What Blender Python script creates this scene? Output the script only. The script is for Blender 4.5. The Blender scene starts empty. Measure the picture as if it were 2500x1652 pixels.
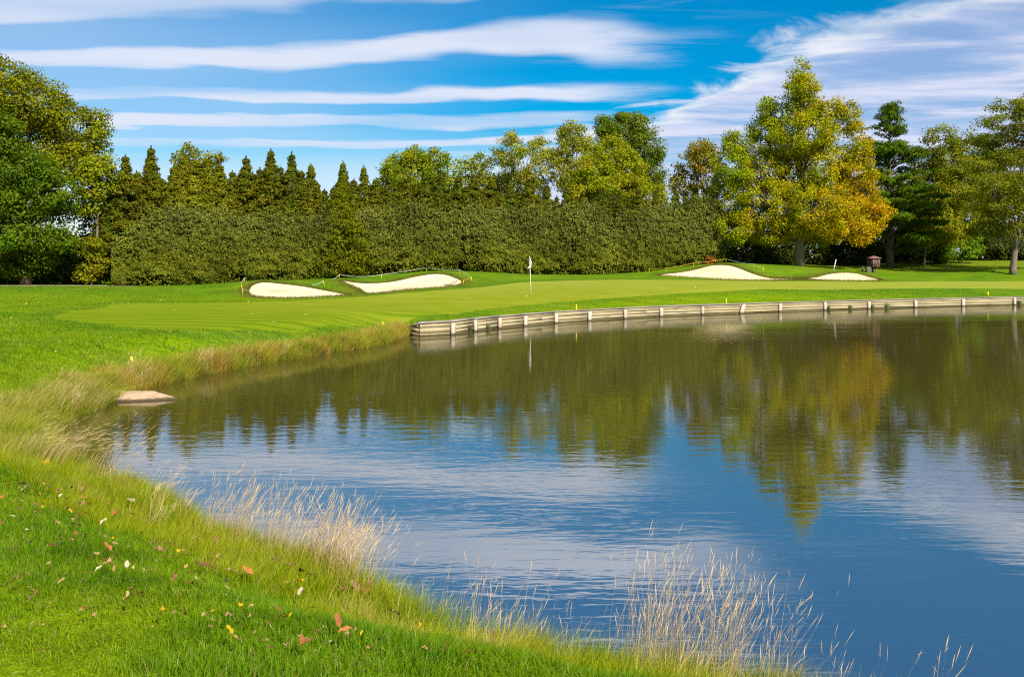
import bpy, math
import numpy as np
from mathutils import Vector
from mathutils.geometry import delaunay_2d_cdt

# ------------------------------------------------------------------ camera, sky, sun, exposure
SC = bpy.context.scene
COL = SC.collection
H = 2.85            # eye height above the pond (m)
F, CX, Y0 = 2400.0, 1250.0, 635.0     # focal length, centre column and horizon row of the photograph (2500 px wide)
cam = bpy.data.cameras.new('camera')
cam.sensor_width = 36.0
cam.lens = 36.0 * F / 2500.0
cam.shift_y = -(826.0 - Y0) / 2500.0
cam.clip_start, cam.clip_end = 0.1, 6000.0
cam_ob = bpy.data.objects.new('camera', cam)
cam_ob.location = (0, 0, H)
cam_ob.rotation_euler = (math.radians(90), 0, 0)
COL.objects.link(cam_ob)
SC.camera = cam_ob

SUN_AZ, SUN_EL = math.radians(150), math.radians(40)     # clockwise from the view direction
sun_dir = Vector((math.sin(SUN_AZ) * math.cos(SUN_EL), math.cos(SUN_AZ) * math.cos(SUN_EL), math.sin(SUN_EL)))
sl = bpy.data.lights.new('sun', 'SUN')
sl.energy, sl.angle, sl.color = 4.8, math.radians(0.53), (1.0, 0.90, 0.75)
so = bpy.data.objects.new('sun', sl)
so.rotation_euler = sun_dir.to_track_quat('Z', 'Y').to_euler()
so.location = (30, -40, 60)
COL.objects.link(so)

SC.view_settings.view_transform = 'Standard'
SC.view_settings.look = 'None'
SC.view_settings.gamma = 1.0
SC.view_settings.use_curve_mapping = False
SC.view_settings.exposure = 0.92
cy = SC.cycles
cy.use_denoising = False
cy.pixel_filter_type = 'BLACKMAN_HARRIS'
cy.filter_width = 1.15
cy.use_adaptive_sampling = False
cy.max_bounces, cy.diffuse_bounces, cy.glossy_bounces = 6, 3, 3
cy.transmission_bounces, cy.transparent_max_bounces = 3, 4
cy.caustics_reflective = cy.caustics_refractive = False
cy.sample_clamp_indirect = 6.0


class NT:
    """Small helper to write shader node trees."""
    def __init__(self, tree):
        self.t = tree
        tree.nodes.clear()

    def n(self, kind, **kw):
        nd = self.t.nodes.new(kind)
        for k, v in kw.items():
            setattr(nd, k, v)
        return nd

    def put(self, sock, v):
        if isinstance(v, bpy.types.NodeSocket):
            self.t.links.new(v, sock)
        elif isinstance(v, (tuple, list)) and len(v) == 3 and sock.type == 'RGBA':
            sock.default_value = (*v, 1)
        else:
            sock.default_value = v

    def m(self, op, a, b=0.0, c=None, clamp=False):
        nd = self.n('ShaderNodeMath', operation=op, use_clamp=clamp)
        self.put(nd.inputs[0], a)
        self.put(nd.inputs[1], b)
        if c is not None:
            self.put(nd.inputs[2], c)
        return nd.outputs[0]

    def ramp(self, v, a, b, lo=0.0, hi=1.0, kind='SMOOTHSTEP'):
        nd = self.n('ShaderNodeMapRange', interpolation_type=kind)
        for i, x in enumerate((v, a, b, lo, hi)):
            self.put(nd.inputs[i], x)
        return nd.outputs[0]

    def noise(self, vec, scale, detail=3.0, rough=0.5, dist=0.0, dims='3D'):
        nd = self.n('ShaderNodeTexNoise', noise_dimensions=dims)
        if vec is not None:
            self.put(nd.inputs['Vector'], vec)
        nd.inputs['Scale'].default_value = scale
        nd.inputs['Detail'].default_value = detail
        nd.inputs['Roughness'].default_value = rough
        nd.inputs['Distortion'].default_value = dist
        return nd.outputs[0]

    def vmul(self, v, s):
        nd = self.n('ShaderNodeVectorMath', operation='MULTIPLY')
        self.put(nd.inputs[0], v)
        nd.inputs[1].default_value = s
        return nd.outputs[0]

    def mix(self, f, a, b, blend='MIX'):
        nd = self.n('ShaderNodeMix', data_type='RGBA', blend_type=blend)
        self.put(nd.inputs[0], f)
        self.put(nd.inputs[6], a)
        self.put(nd.inputs[7], b)
        return nd.outputs[2]

    def combine(self, x, y, z):
        nd = self.n('ShaderNodeCombineXYZ')
        for i, v in enumerate((x, y, z)):
            self.put(nd.inputs[i], v)
        return nd.outputs[0]


# world: clear Nishita sky with cirrus bands and a cloud sheet laid out on a high cloud plane (u, v)
world = bpy.data.worlds.new('World')
SC.world = world
world.use_nodes = True
w = NT(world.node_tree)
sky = w.n('ShaderNodeTexSky', sky_type='NISHITA', sun_disc=False)
sky.sun_elevation, sky.sun_rotation = SUN_EL, SUN_AZ
sky.altitude, sky.air_density, sky.dust_density, sky.ozone_density = 200, 1.0, 0.3, 3.0
hs = w.n('ShaderNodeHueSaturation')
hs.inputs['Hue'].default_value, hs.inputs['Saturation'].default_value, hs.inputs['Value'].default_value = 0.495, 1.85, 1.12
w.put(hs.inputs['Color'], sky.outputs[0])
tc = w.n('ShaderNodeTexCoord')
sp = w.n('ShaderNodeSeparateXYZ')
w.put(sp.inputs[0], tc.outputs['Generated'])
zz = w.m('MAXIMUM', sp.outputs[2], 0.02)
u = w.m('DIVIDE', sp.outputs[0], zz)
v = w.m('DIVIDE', sp.outputs[1], zz)
uv = w.combine(u, v, 0.0)
n1 = w.noise(w.vmul(uv, (0.5, 0.38, 1)), 1.0, 3, 0.5)
n2 = w.noise(w.vmul(uv, (0.9, 3.0, 1)), 1.0, 6, 0.62, 0.6)
n3 = w.noise(w.vmul(uv, (0.45, 0.8, 1)), 1.0, 2, 0.5)
# bands
wv = w.m('ADD', v, w.m('MULTIPLY', w.m('SUBTRACT', n1, 0.5), 2.3))
wv = w.m('ADD', wv, w.m('MULTIPLY', u, 0.10))
ph = w.m('MULTIPLY', w.m('SUBTRACT', wv, 4.62), 2 * math.pi / 1.2)
band = w.m('COSINE', ph)
band = w.m('ADD', band, w.m('MULTIPLY', w.m('SUBTRACT', n2, 0.5), 1.5))
band = w.ramp(band, -0.70, 0.75)
band = w.m('MULTIPLY', band, w.ramp(n3, 0.3, 0.6, 0.5, 1.0))
lim = w.m('ADD', u, w.m('MULTIPLY', w.m('SUBTRACT', n2, 0.5), 1.0))
band = w.m('MULTIPLY', band, w.ramp(lim, 0.35, 0.95, 0.97, 0.0))
thin = w.ramp(w.m('ADD', w.m('MULTIPLY', u, -1.0), w.m('MULTIPLY', n3, 1.6)), 0.4, 3.0, 0.0, 0.38)
fib = w.noise(w.vmul(uv, (0.55, 3.4, 1)), 1.0, 6, 0.66, 1.0)
fibm = w.m('MULTIPLY', w.ramp(fib, 0.50, 0.74), w.ramp(n3, 0.42, 0.64, 0.0, 0.38))
band = w.m('MAXIMUM', w.m('MAXIMUM', band, thin), fibm)
# sheet, its edge running obliquely
edge = w.m('SUBTRACT', u, w.m('SUBTRACT', 2.46, w.m('MULTIPLY', v, 0.244)))
ns = w.noise(w.vmul(uv, (1.6, 1.1, 1)), 1.0, 6, 0.6, 0.8)
ragged = w.m('ADD', edge, w.m('MULTIPLY', w.m('SUBTRACT', ns, 0.5), 1.7))
ragged = w.m('ADD', ragged, w.m('MULTIPLY', w.m('SUBTRACT', n1, 0.5), 0.6))
sheet = w.ramp(ragged, -0.22, 0.16)
rim = w.ramp(ragged, 0.02, 0.45, 1.0, 0.0)
body = w.noise(w.vmul(uv, (0.8, 1.5, 1)), 1.0, 5, 0.6, 0.4)
sheet_op = w.m('MULTIPLY', sheet, w.m('ADD', w.ramp(body, 0.32, 0.62, 0.5, 0.95), w.m('MULTIPLY', rim, 0.1)), clamp=True)
low = w.ramp(v, 7.0, 12.0, 0.0, 0.6)
bandfade = w.ramp(v, 7.5, 11.0, 1.0, 0.0)
band = w.m('MULTIPLY', band, bandfade)
mask = w.m('MAXIMUM', w.m('MAXIMUM', band, sheet_op), low)
cl_grey = w.mix(w.ramp(body, 0.3, 0.7), (5.0, 5.5, 8.1), (7.4, 7.7, 9.2))
cl_sheet = w.mix(w.m('MULTIPLY', rim, 0.8), cl_grey, (9.0, 9.1, 9.4))
cl = w.mix(sheet, (7.3, 7.8, 9.2), cl_sheet)
skyc = w.mix(mask, hs.outputs[0], cl)
bg = w.n('ShaderNodeBackground')
bg.inputs['Strength'].default_value = 0.055
w.put(bg.inputs['Color'], skyc)
wo = w.n('ShaderNodeOutputWorld')
w.put(wo.inputs['Surface'], bg.outputs[0])

# ------------------------------------------------------------------ helpers
S = 2500.0 / 2373.0      # the enlarged view the layout was measured in -> photograph pixels


def P(x, y, D):
    """point at depth D seen at (x, y) of the measured view"""
    return np.array([(x * S - CX) / F * D, D, H - (y * S - Y0) / F * D])


def PS(x, y, D):
    return P(x / S, y / S, D)


def mat(name):
    m = bpy.data.materials.new(name)
    m.use_nodes = True
    return m, NT(m.node_tree)


def finish(n, shader):
    o = n.n('ShaderNodeOutputMaterial')
    n.put(o.inputs['Surface'], shader)


def principled(n, color, rough=0.8, normal=None, spec=0.3, metal=0.0):
    b = n.n('ShaderNodeBsdfPrincipled')
    n.put(b.inputs['Base Color'], color)
    n.put(b.inputs['Roughness'], rough)
    b.inputs['Specular IOR Level'].default_value = spec
    b.inputs['Metallic'].default_value = metal
    if normal is not None:
        n.put(b.inputs['Normal'], normal)
    return b.outputs[0]


def bump(n, h, strength=0.5, dist=0.05):
    b = n.n('ShaderNodeBump')
    b.inputs['Strength'].default_value = strength
    b.inputs['Distance'].default_value = dist
    n.put(b.inputs['Height'], h)
    return b.outputs[0]


def mesh(name, V, Fs, material, col=None, smooth=False):
    """V (N,3); Fs list of index arrays, each (M,k)"""
    V = np.asarray(V, dtype=np.float32)
    me = bpy.data.meshes.new(name)
    if isinstance(Fs, np.ndarray):
        Fs = [Fs]
    Fs = [np.asarray(f, dtype=np.int32) for f in Fs if len(f)]
    me.vertices.add(len(V))
    me.vertices.foreach_set('co', V.ravel())
    tot = np.concatenate([np.full(len(f), f.shape[1], dtype=np.int32) for f in Fs])
    idx = np.concatenate([f.ravel() for f in Fs])
    me.loops.add(len(idx))
    me.loops.foreach_set('vertex_index', idx)
    me.polygons.add(len(tot))
    me.polygons.foreach_set('loop_start', np.concatenate([[0], np.cumsum(tot)[:-1]]).astype(np.int32))
    me.polygons.foreach_set('loop_total', tot)
    if smooth:
        me.polygons.foreach_set('use_smooth', np.ones(len(tot), dtype=bool))
    me.update(calc_edges=True)
    me.validate()
    if col is not None:
        a = me.color_attributes.new('tint', 'FLOAT_COLOR', 'POINT')
        c = np.ones((len(V), 4), dtype=np.float32)
        c[:, :3] = col
        a.data.foreach_set('color', c.ravel())
    me.materials.append(material)
    return me


def obj(name, me, parent=None, loc=(0, 0, 0), rotz=0.0, label=None, cat=None, group=None, kind=None):
    o = bpy.data.objects.new(name, me)
    COL.objects.link(o)
    o.location = loc
    o.rotation_euler = (0, 0, rotz)
    if parent is not None:
        o.parent = parent
    for k, x in (('label', label), ('category', cat), ('group', group), ('kind', kind)):
        if x is not None:
            o[k] = x
    return o


def thing(name, loc, label, cat, group=None, rotz=0.0):
    return obj(name, None, None, tuple(float(q) for q in loc), rotz, label, cat, group)


def copy_tree(o, parent=None):
    c = o.copy()
    COL.objects.link(c)
    c.parent = parent
    for ch in [k for k in bpy.data.objects if k.parent == o]:
        copy_tree(ch, c)
    return c


def norm(a):
    return a / np.maximum(np.linalg.norm(a, axis=-1, keepdims=True), 1e-9)


def smooth(a, b, x):
    t = np.clip((x - a) / (b - a), 0, 1)
    return t * t * (3 - 2 * t)


def catmull(pts, per=6, closed=False):
    p = np.asarray(pts, float)
    n = len(p)
    out = []
    rng_ = range(n if closed else n - 1)
    for i in rng_:
        if closed:
            a, b, c, d = p[(i - 1) % n], p[i], p[(i + 1) % n], p[(i + 2) % n]
        else:
            a, b, c, d = p[max(i - 1, 0)], p[i], p[i + 1], p[min(i + 2, n - 1)]
        for k in range(per):
            t = k / per
            out.append(0.5 * (2 * b + (c - a) * t + (2 * a - 5 * b + 4 * c - d) * t * t + (3 * b - a - 3 * c + d) * t ** 3))
    if not closed:
        out.append(p[-1])
    return np.array(out)


def tube(path, rad, sides=7, cap=True):
    """tapered tube -> V, quads, tris"""
    path = np.asarray(path, float)
    rad = np.broadcast_to(np.asarray(rad, float), (len(path),))
    V, Q, T = [], [], []
    tan = norm(np.gradient(path, axis=0))
    ref = np.array([0.31, 0.95, 0.05]) if abs(tan[0][2]) > 0.6 else np.array([0, 0, 1.0])
    for i, (p, r) in enumerate(zip(path, rad)):
        a = norm(np.cross(tan[i], ref))
        b = np.cross(tan[i], a)
        for k in range(sides):
            th = 2 * math.pi * k / sides
            V.append(p + r * (a * math.cos(th) + b * math.sin(th)))
    for i in range(len(path) - 1):
        for k in range(sides):
            k2 = (k + 1) % sides
            Q.append((i * sides + k, i * sides + k2, (i + 1) * sides + k2, (i + 1) * sides + k))
    if cap:
        V.append(path[0]); V.append(path[-1])
        c0, c1 = len(V) - 2, len(V) - 1
        b0 = (len(path) - 1) * sides
        for k in range(sides):
            k2 = (k + 1) % sides
            T.append((c0, k2, k))
            T.append((c1, b0 + k, b0 + k2))
    return np.array(V), np.array(Q).reshape(-1, 4), np.array(T).reshape(-1, 3)


def join(parts):
    V, Q, T, n = [], [], [], 0
    for (v, q, t) in parts:
        V.append(v); Q.append(q + n); T.append(t + n)
        n += len(v)
    return np.concatenate(V), [np.concatenate(Q), np.concatenate(T)]


def hexa(c8):
    """8 corners: bottom 0-3, top 4-7 (same winding)"""
    q = np.array([(0, 3, 2, 1), (4, 5, 6, 7), (0, 1, 5, 4), (1, 2, 6, 5), (2, 3, 7, 6), (3, 0, 4, 7)])
    return np.asarray(c8, float), q, np.zeros((0, 3), int)


def boxp(x0, x1, y0, y1, z0, z1):
    return hexa([(x0, y0, z0), (x1, y0, z0), (x1, y1, z0), (x0, y1, z0), (x0, y0, z1), (x1, y0, z1), (x1, y1, z1), (x0, y1, z1)])


def leaf_quads(Pp, N, T, size, aspect, fold=0.0):
    N = norm(N)
    T = norm(T - (T * N).sum(1, keepdims=True) * N)
    B = np.cross(N, T)
    s = np.asarray(size).reshape(-1, 1)
    a = np.asarray(aspect).reshape(-1, 1)
    up = N * s * fold
    V = np.stack([Pp - T * s * .5, Pp + B * s * a * .5 + T * s * .08 + up, Pp + T * s * .5, Pp - B * s * a * .5 + T * s * .08 + up], 1)
    n = len(Pp)
    return V.reshape(-1, 3), np.arange(n * 4).reshape(-1, 4)


def blades(rng, Pp, az, lean, L, W, col, tip):
    n = len(Pp)
    h = np.stack([np.cos(az), np.sin(az), np.zeros(n)], 1)
    a2 = rng.uniform(0, 2 * np.pi, n)
    wv_ = np.stack([np.cos(a2), np.sin(a2), np.zeros(n)], 1) * (W / 2)[:, None]
    up = np.array([0, 0, 1.0])
    L_, le = L[:, None], lean[:, None]
    mid = Pp + up * L_ * .55 * (1 - .12 * le) + h * L_ * le * .30
    end = Pp + up * L_ * (1 - .38 * le * le) + h * L_ * le * .95
    V = np.stack([Pp - wv_, Pp + wv_, mid - wv_ * .75, mid + wv_ * .75, end], 1).reshape(-1, 3)
    b = (np.arange(n) * 5)[:, None]
    T = np.concatenate([b + np.array([[0, 1, 2]]), b + np.array([[1, 3, 2]]), b + np.array([[2, 3, 4]])])
    c = np.stack([col, col, col * .6 + tip * .4, col * .6 + tip * .4, tip], 1).reshape(-1, 3)
    return V, T, c
# ------------------------------------------------------------------ terrain
# control points of the land surface: (x, y, depth) in the measured view
CTRL = [
    (0, 1568, 3.9), (0, 949, 12.8), (0, 800, 23), (0, 712, 38.6), (0, 660, 62), (-400, 650, 64), (262, 662, 62),
    (560, 655, 66), (125, 735, 31.9), (270, 703, 40.8), (600, 740, 33), (900, 715, 42), (1100, 690, 52), (1300, 690, 52),
    (1400, 660, 62), (1700, 660, 62), (2200, 665, 68), (2373, 672, 68), (1231, 684, 53.8),
    # left bunkers and their mounds
    (690, 690, 54), (612, 655, 60), (607, 648.5, 61.2), (578, 680, 56), (545, 672, 59), (800, 684, 56), (700, 663, 59.5), (690, 655.5, 62),
    (850, 679, 57), (1045, 662, 62), (1010, 635, 66.5), (1010, 630.5, 68), (795, 651, 64), (870, 655, 64), (905, 648, 65.5), (790, 645.5, 66), (1070, 653, 65),
    (1100, 630.5, 69.5), (1230, 636, 72), (1400, 636.5, 74), (1530, 630.5, 75), (1150, 650, 66),
    # right bunkers
    (1700, 646.5, 69), (1672, 614, 74), (1680, 609.5, 75.2), (1530, 637, 70), (1600, 642, 69), (1600, 624, 74.5), (1800, 646.5, 70), (1850, 617.5, 79), (1752, 612.5, 77.5), (1930, 628, 77),
    (1965, 631.5, 76), (1950, 649, 71), (2035, 649, 72), (2020, 630, 80), (2373, 650, 76), (2350, 631, 80), (2200, 606, 96), (2373, 600, 98),
    (1853, 617, 80), (2100, 620, 88), (2150, 640, 78), (1400, 625, 90), (900, 640, 80), (300, 655, 80), (1853, 606, 100), (2050, 607, 98),
]
cp = [P(*c) for c in CTRL]
for x_, y_, z_ in [(0, 0, 1.2), (-10, -10, 1.4), (10, -14, 1.4), (-6, 4, 1.25), (-12, 14, .95), (-30, 20, 1.1), (-45, 45, 1.3), (2, 1.5, 1.1),
                   (-40, 90, 1.8), (0, 115, 2.2), (60, 110, 3.0), (-80, 60, 1.6), (75, 85, 2.2), (80, 75, 1.6), (-2.2, 6.2, .93), (-5.5, 9.5, .85)]:
    cp.append(np.array([x_, y_, z_]))
# posts of the timber wall: photograph pixels of their waterline
POSTS = [(1103.7, 816.8), (1158.8, 808.7), (1218.7, 801.6), (1281.4, 795.6), (1356, 788.5), (1438, 782.7), (1525, 777.6), (1613, 772.5), (1714, 768.2),
         (1808, 765), (1903, 761), (2013, 757), (2120, 753.6), (2234, 750.5), (2350, 747.2), (2476, 744.2), (2605, 741.5), (2740, 739)]
post_xy = [((x - CX) / F * (H * F / (y - Y0)), H * F / (y - Y0)) for x, y in POSTS]
wall_xy = [(-4.15, 37.9), (-3.42, 36.75)] + post_xy
for (x, y) in wall_xy[2:]:
    cp.append(np.array([x, y + .8, .55]))
cp = np.array(cp)


def _tps_k(r2):
    return np.where(r2 > 1e-9, .5 * r2 * np.log(np.maximum(r2, 1e-9)), 0.0)


def _tps_fit(c, lam=0.6):
    n = len(c)
    s = c[:, :2] / 10.0
    A = np.zeros((n + 3, n + 3))
    A[:n, :n] = _tps_k(((s[:, None] - s[None]) ** 2).sum(2)) + lam * .01 * np.eye(n)
    A[:n, n] = 1; A[:n, n + 1:] = s
    A[n, :n] = 1; A[n + 1:, :n] = s.T
    return s, np.linalg.solve(A, np.concatenate([c[:, 2], [0, 0, 0]]))


_S, _W = _tps_fit(cp)


def base_h(xy):
    q = np.asarray(xy, float)
    far = smooth(0, 60, np.maximum(np.maximum(q[:, 1] - 105, -15 - q[:, 1]), np.maximum(q[:, 0] - 65, -60 - q[:, 0])))
    qc = np.stack([np.clip(q[:, 0], -90, 90), np.clip(q[:, 1], -25, 125)], 1) / 10.0
    z = np.empty(len(q))
    for i in range(0, len(q), 8000):
        s = qc[i:i + 8000]
        k = _tps_k(((s[:, None] - _S[None]) ** 2).sum(2))
        z[i:i + 8000] = k @ _W[:-3] + _W[-3] + s @ _W[-2:]
    return np.clip(z, .3, 3.6) * (1 - far) + 2.0 * far


near_bank = [(-4.15, 37.9), (-4.3, 34.6), (-4.9, 32.0), (-5.86, 29.9), (-6.6, 28.0), (-7.23, 26.3), (-8.0, 23.6), (-8.35, 21.6), (-8.2, 19.9), (-8.05, 18.6), (-7.9, 17.2),
             (-7.45, 15.6), (-6.5, 13.8), (-5.3, 12.5), (-4.3, 11.6), (-3.5, 10.6), (-2.8, 9.7), (-1.9, 8.95), (-1.2, 8.3), (-.46, 7.35), (.62, 6.7),
             (1.52, 6.25), (2.4, 5.8), (3.6, 5.3), (5.5, 4.8), (8, 4), (14, 0), (24, -4), (45, -3), (66, 15), (72, 45), (70, 62), post_xy[-1]]
bank = catmull(near_bank, 5)
shore = np.concatenate([bank[::-1], np.array(wall_xy[1:-1])])      # closed loop
shore_wall = np.zeros(len(shore), bool)
shore_wall[len(bank) - 1:] = True                                 # edge i -> i+1 belongs to the timber wall


def shore_dist(xy):
    """signed distance to the pond edge (+ on land) and whether the nearest edge is the wall"""
    q = np.asarray(xy, float)
    A, B = shore, np.roll(shore, -1, 0)
    best = np.full(len(q), 1e9)
    wl = np.zeros(len(q), bool)
    inside = np.zeros(len(q), bool)
    for a, b, ww in zip(A, B, shore_wall):
        d = b - a
        t = np.clip(((q - a) @ d) / max(d @ d, 1e-12), 0, 1)
        r = np.hypot(*(q - a - t[:, None] * d).T)
        m = r < best - 1e-9
        best[m] = r[m]
        wl[m] = ww
        c = (a[1] > q[:, 1]) != (b[1] > q[:, 1])
        if abs(b[1] - a[1]) > 1e-12:
            inside ^= c & (q[:, 0] < (b[0] - a[0]) * (q[:, 1] - a[1]) / (b[1] - a[1]) + a[0])
    return np.where(inside, -best, best), wl


def height(xy):
    q = np.asarray(xy, float)
    b = base_h(q)
    d, wl = shore_dist(q)
    nat = np.where(d > .18, .17 + (np.maximum(b, .3) - .17) * smooth(.0, 2.6, d), np.where(d > 0, d * .95, np.maximum(d * .55, -1.3)))
    wal = np.where(d > .125, .49 + (b - .49) * smooth(.1, 3.0, d), -1.3)
    return np.where(wl, wal, nat)


def hit(x, y, D0=3.0, D1=130.0):
    """where the line of sight through (x, y) of the measured view meets the land"""
    Ds = np.linspace(D0, D1, 1600)
    pts = np.array([P(x, y, 1.0)]) - np.array([[0, 0, H]])
    ray = pts * Ds[:, None] + np.array([0, 0, H])
    hh = height(ray[:, :2])
    below = np.where((ray[:, 2] < hh) & (hh > .05))[0]
    i = below[0] if len(below) else len(Ds) - 1
    p = ray[i].copy()
    p[2] = height(p[None, :2])[0]
    return p


def hits(x, y, **k):
    return hit(x / S, y / S, **k)


def pip(q, poly):
    q = np.asarray(q, float)
    ins = np.zeros(len(q), bool)
    for a, b in zip(poly, np.roll(poly, -1, 0)):
        if abs(b[1] - a[1]) < 1e-12:
            continue
        c = (a[1] > q[:, 1]) != (b[1] > q[:, 1])
        ins ^= c & (q[:, 0] < (b[0] - a[0]) * (q[:, 1] - a[1]) / (b[1] - a[1]) + a[0])
    return ins


def loop_dist(q, poly):
    q = np.asarray(q, float)
    best = np.full(len(q), 1e9)
    for a, b in zip(poly, np.roll(poly, -1, 0)):
        d = b - a
        t = np.clip(((q - a) @ d) / max(d @ d, 1e-12), 0, 1)
        best = np.minimum(best, np.hypot(*(q - a - t[:, None] * d).T))
    return best


def outline(px, per=5, D0=20, D1=100):
    return catmull([hit(x, y, D0, D1)[:2] for x, y in px], per, closed=True)


GREEN = outline([(125, 735), (165, 722), (240, 714), (258, 706), (300, 703), (480, 702), (640, 698), (780, 692), (880, 684), (1000, 674), (1090, 668), (1160, 660), (1240, 652.5), (1400, 648.5), (1560, 648.5),
                 (1720, 651), (1900, 652.5), (2080, 653), (2260, 652), (2420, 652), (2420, 668), (2250, 668.5), (2050, 669), (1850, 671), (1700, 674), (1560, 681), (1430, 690), (1330, 698),
                 (1240, 705), (1130, 716), (1050, 728), (950, 742), (830, 755), (700, 763), (560, 766), (430, 765), (330, 762), (230, 751), (150, 742)], 4)
BUNK = [
    outline([(578, 678), (581, 667), (592, 659), (612, 655), (650, 658), (700, 664), (750, 673), (800, 683.5), (760, 686.5), (690, 690), (630, 690), (592, 687)], 4),
    outline([(795, 651), (820, 655), (855, 657), (910, 653), (955, 643.5), (1000, 636), (1025, 636), (1050, 643), (1070, 654), (1045, 662.5), (950, 670), (888, 677.5), (850, 679.5), (838, 671), (818, 662)], 4),
    outline([(1530, 637), (1570, 632.5), (1610, 625.5), (1645, 616.5), (1672, 614.5), (1695, 617), (1722, 626), (1750, 636.5), (1785, 645), (1830, 646.3), (1860, 646.5), (1800, 648.3), (1700, 647.5), (1610, 643)], 4),
    outline([(1872, 646), (1895, 642.5), (1920, 636), (1950, 632.5), (1985, 634), (2010, 641), (2036, 649), (1990, 649.8), (1930, 649), (1890, 648)], 4),
]
PATH = catmull([hit(x, y, 40, 100)[:2] for x, y in [(-420, 668), (-150, 664.5), (0, 663), (150, 662.8), (250, 663.2), (318, 664), (250, 661), (150, 660.2), (0, 660), (-150, 661), (-420, 663)]], 3, closed=True)

rng0 = np.random.default_rng(11)
pts, edges = [], []


def add_loop(poly, closed=True):
    n = len(pts)
    pts.extend([tuple(p) for p in poly])
    k = len(poly)
    for i in range(k if closed else k - 1):
        edges.append((n + i, n + (i + 1) % k))


for L_ in [GREEN, PATH] + BUNK:
    add_loop(L_)


def offset_line(poly, d):
    t = np.gradient(poly, axis=0)
    t = norm(t)
    nrm = np.stack([-t[:, 1], t[:, 0]], 1)
    return poly + nrm * d


wl_ = np.array(wall_xy)
fine = []
for a, b in zip(wl_[:-1], wl_[1:]):
    k = max(2, int(np.hypot(*(b - a)) / .5))
    fine.extend([a + (b - a) * i / k for i in range(k)])
fine.append(wl_[-1])
fine = np.array(fine)
for d_ in (.115, .135):
    add_loop(offset_line(fine, d_), closed=False)
for d_ in (-2.0, -.3):
    pts.extend([tuple(p) for p in offset_line(fine, d_)])
# finer samples along the natural bank
bseg = []
for a, b in zip(bank[:-1], bank[1:]):
    L_ = np.hypot(*(b - a))
    sp_ = .22 if a[1] < 16 and abs(a[0]) < 9 else .45
    if a[0] > 9:
        sp_ = 2.0
    k = max(1, int(L_ / sp_))
    bseg.extend([a + (b - a) * i / k for i in range(k)])
bseg = np.array(bseg)
for d_ in (-2.2, -1.2, -.6, -.25, 0.0, .1, .18, .3, .5, .8, 1.3):
    o_ = offset_line(bseg, -d_)       # the bank runs wall -> near side: land on its right
    o_ = o_ + rng0.normal(0, .01, o_.shape)
    pts.extend([tuple(p) for p in o_])


def grid(x0, x1, y0, y1, s, skip=None):
    gx, gy = np.meshgrid(np.arange(x0, x1, s), np.arange(y0, y1, s))
    q = np.stack([gx.ravel(), gy.ravel()], 1) + rng0.uniform(-.18, .18, (gx.size, 2)) * s
    d, _ = shore_dist(q)
    q = q[(d > .25) | ((d < -.4) & (d > -3.0) & (s < 2))]
    if skip is not None:
        a, b, c, e = skip
        q = q[~((q[:, 0] > a) & (q[:, 0] < b) & (q[:, 1] > c) & (q[:, 1] < e))]
    pts.extend([tuple(p) for p in q])


grid(-9, 9, -4, 14, .35)
grid(-24, 14, 14, 48, .7)
grid(-32, 50, 48, 84, .62)
grid(-95, 95, -30, 130, 4.0, skip=(-24, 50, -4, 84))
for R_ in (170, 260, 420, 800, 1600, 3200):
    for a in np.linspace(0, 2 * np.pi, 40, endpoint=False):
        pts.append((R_ * math.cos(a), R_ * math.sin(a) + 40))
cv, ce, cf, _a, _b, _c = delaunay_2d_cdt([Vector(p) for p in pts], edges, [], 0, 1e-4)
XY = np.array([(q[0], q[1]) for q in cv])
TRI = np.array([f for f in cf if len(f) == 3], dtype=int)
Zg = height(XY)
cen = XY[TRI].mean(1)
region = np.zeros(len(TRI), int)
region[pip(cen, GREEN)] = 1
for i, b in enumerate(BUNK):
    region[pip(cen, b)] = 2 + i
region[pip(cen, PATH) & (region == 0)] = 7

# grass colour belonging to the turf itself: mown lawn, darker rough, browner fescue round the bunkers, blue-green collar
dg = loop_dist(XY, GREEN)
ing = pip(XY, GREEN)
dbk = np.min([np.where(pip(XY, b), 0, loop_dist(XY, b)) for b in BUNK], axis=0)
lawn = np.array([.128, .210, .004])
rough = np.array([.066, .150, .008])
fesc = np.array([.105, .125, .016])
yel = np.array([.115, .170, .012])
tint = np.tile(lawn, (len(XY), 1))
cx_, cy_ = XY[:, 0], XY[:, 1]
k = smooth(30, 46, cy_) * smooth(1.0, 0, 1 - smooth(52, 60, cy_))
back = smooth(54, 61, cy_ - .12 * cx_)
tint = tint * (1 - back[:, None] * .8) + rough * back[:, None] * .8
coll = np.where(ing, 0, smooth(1.9, .5, dg)) * (1 - smooth(44, 56, cy_) * .45)
tint = tint * (1 - coll[:, None] * .55) + np.array([.035, .112, .014]) * coll[:, None] * .55
fz = smooth(1.5, .35, dbk) * .85
tint = tint * (1 - fz[:, None]) + fesc * fz[:, None]
rb = smooth(79, 84, cy_) * smooth(24, 30, cx_)
tint = tint * (1 - rb[:, None]) + np.array([.12, .17, .012]) * rb[:, None]

dsv, wlv = shore_dist(XY)
mud = np.where(wlv, 0, smooth(.42, .12, dsv))[:, None]
tint = tint * (1 - mud) + np.array([.050, .042, .020]) * mud

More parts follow.
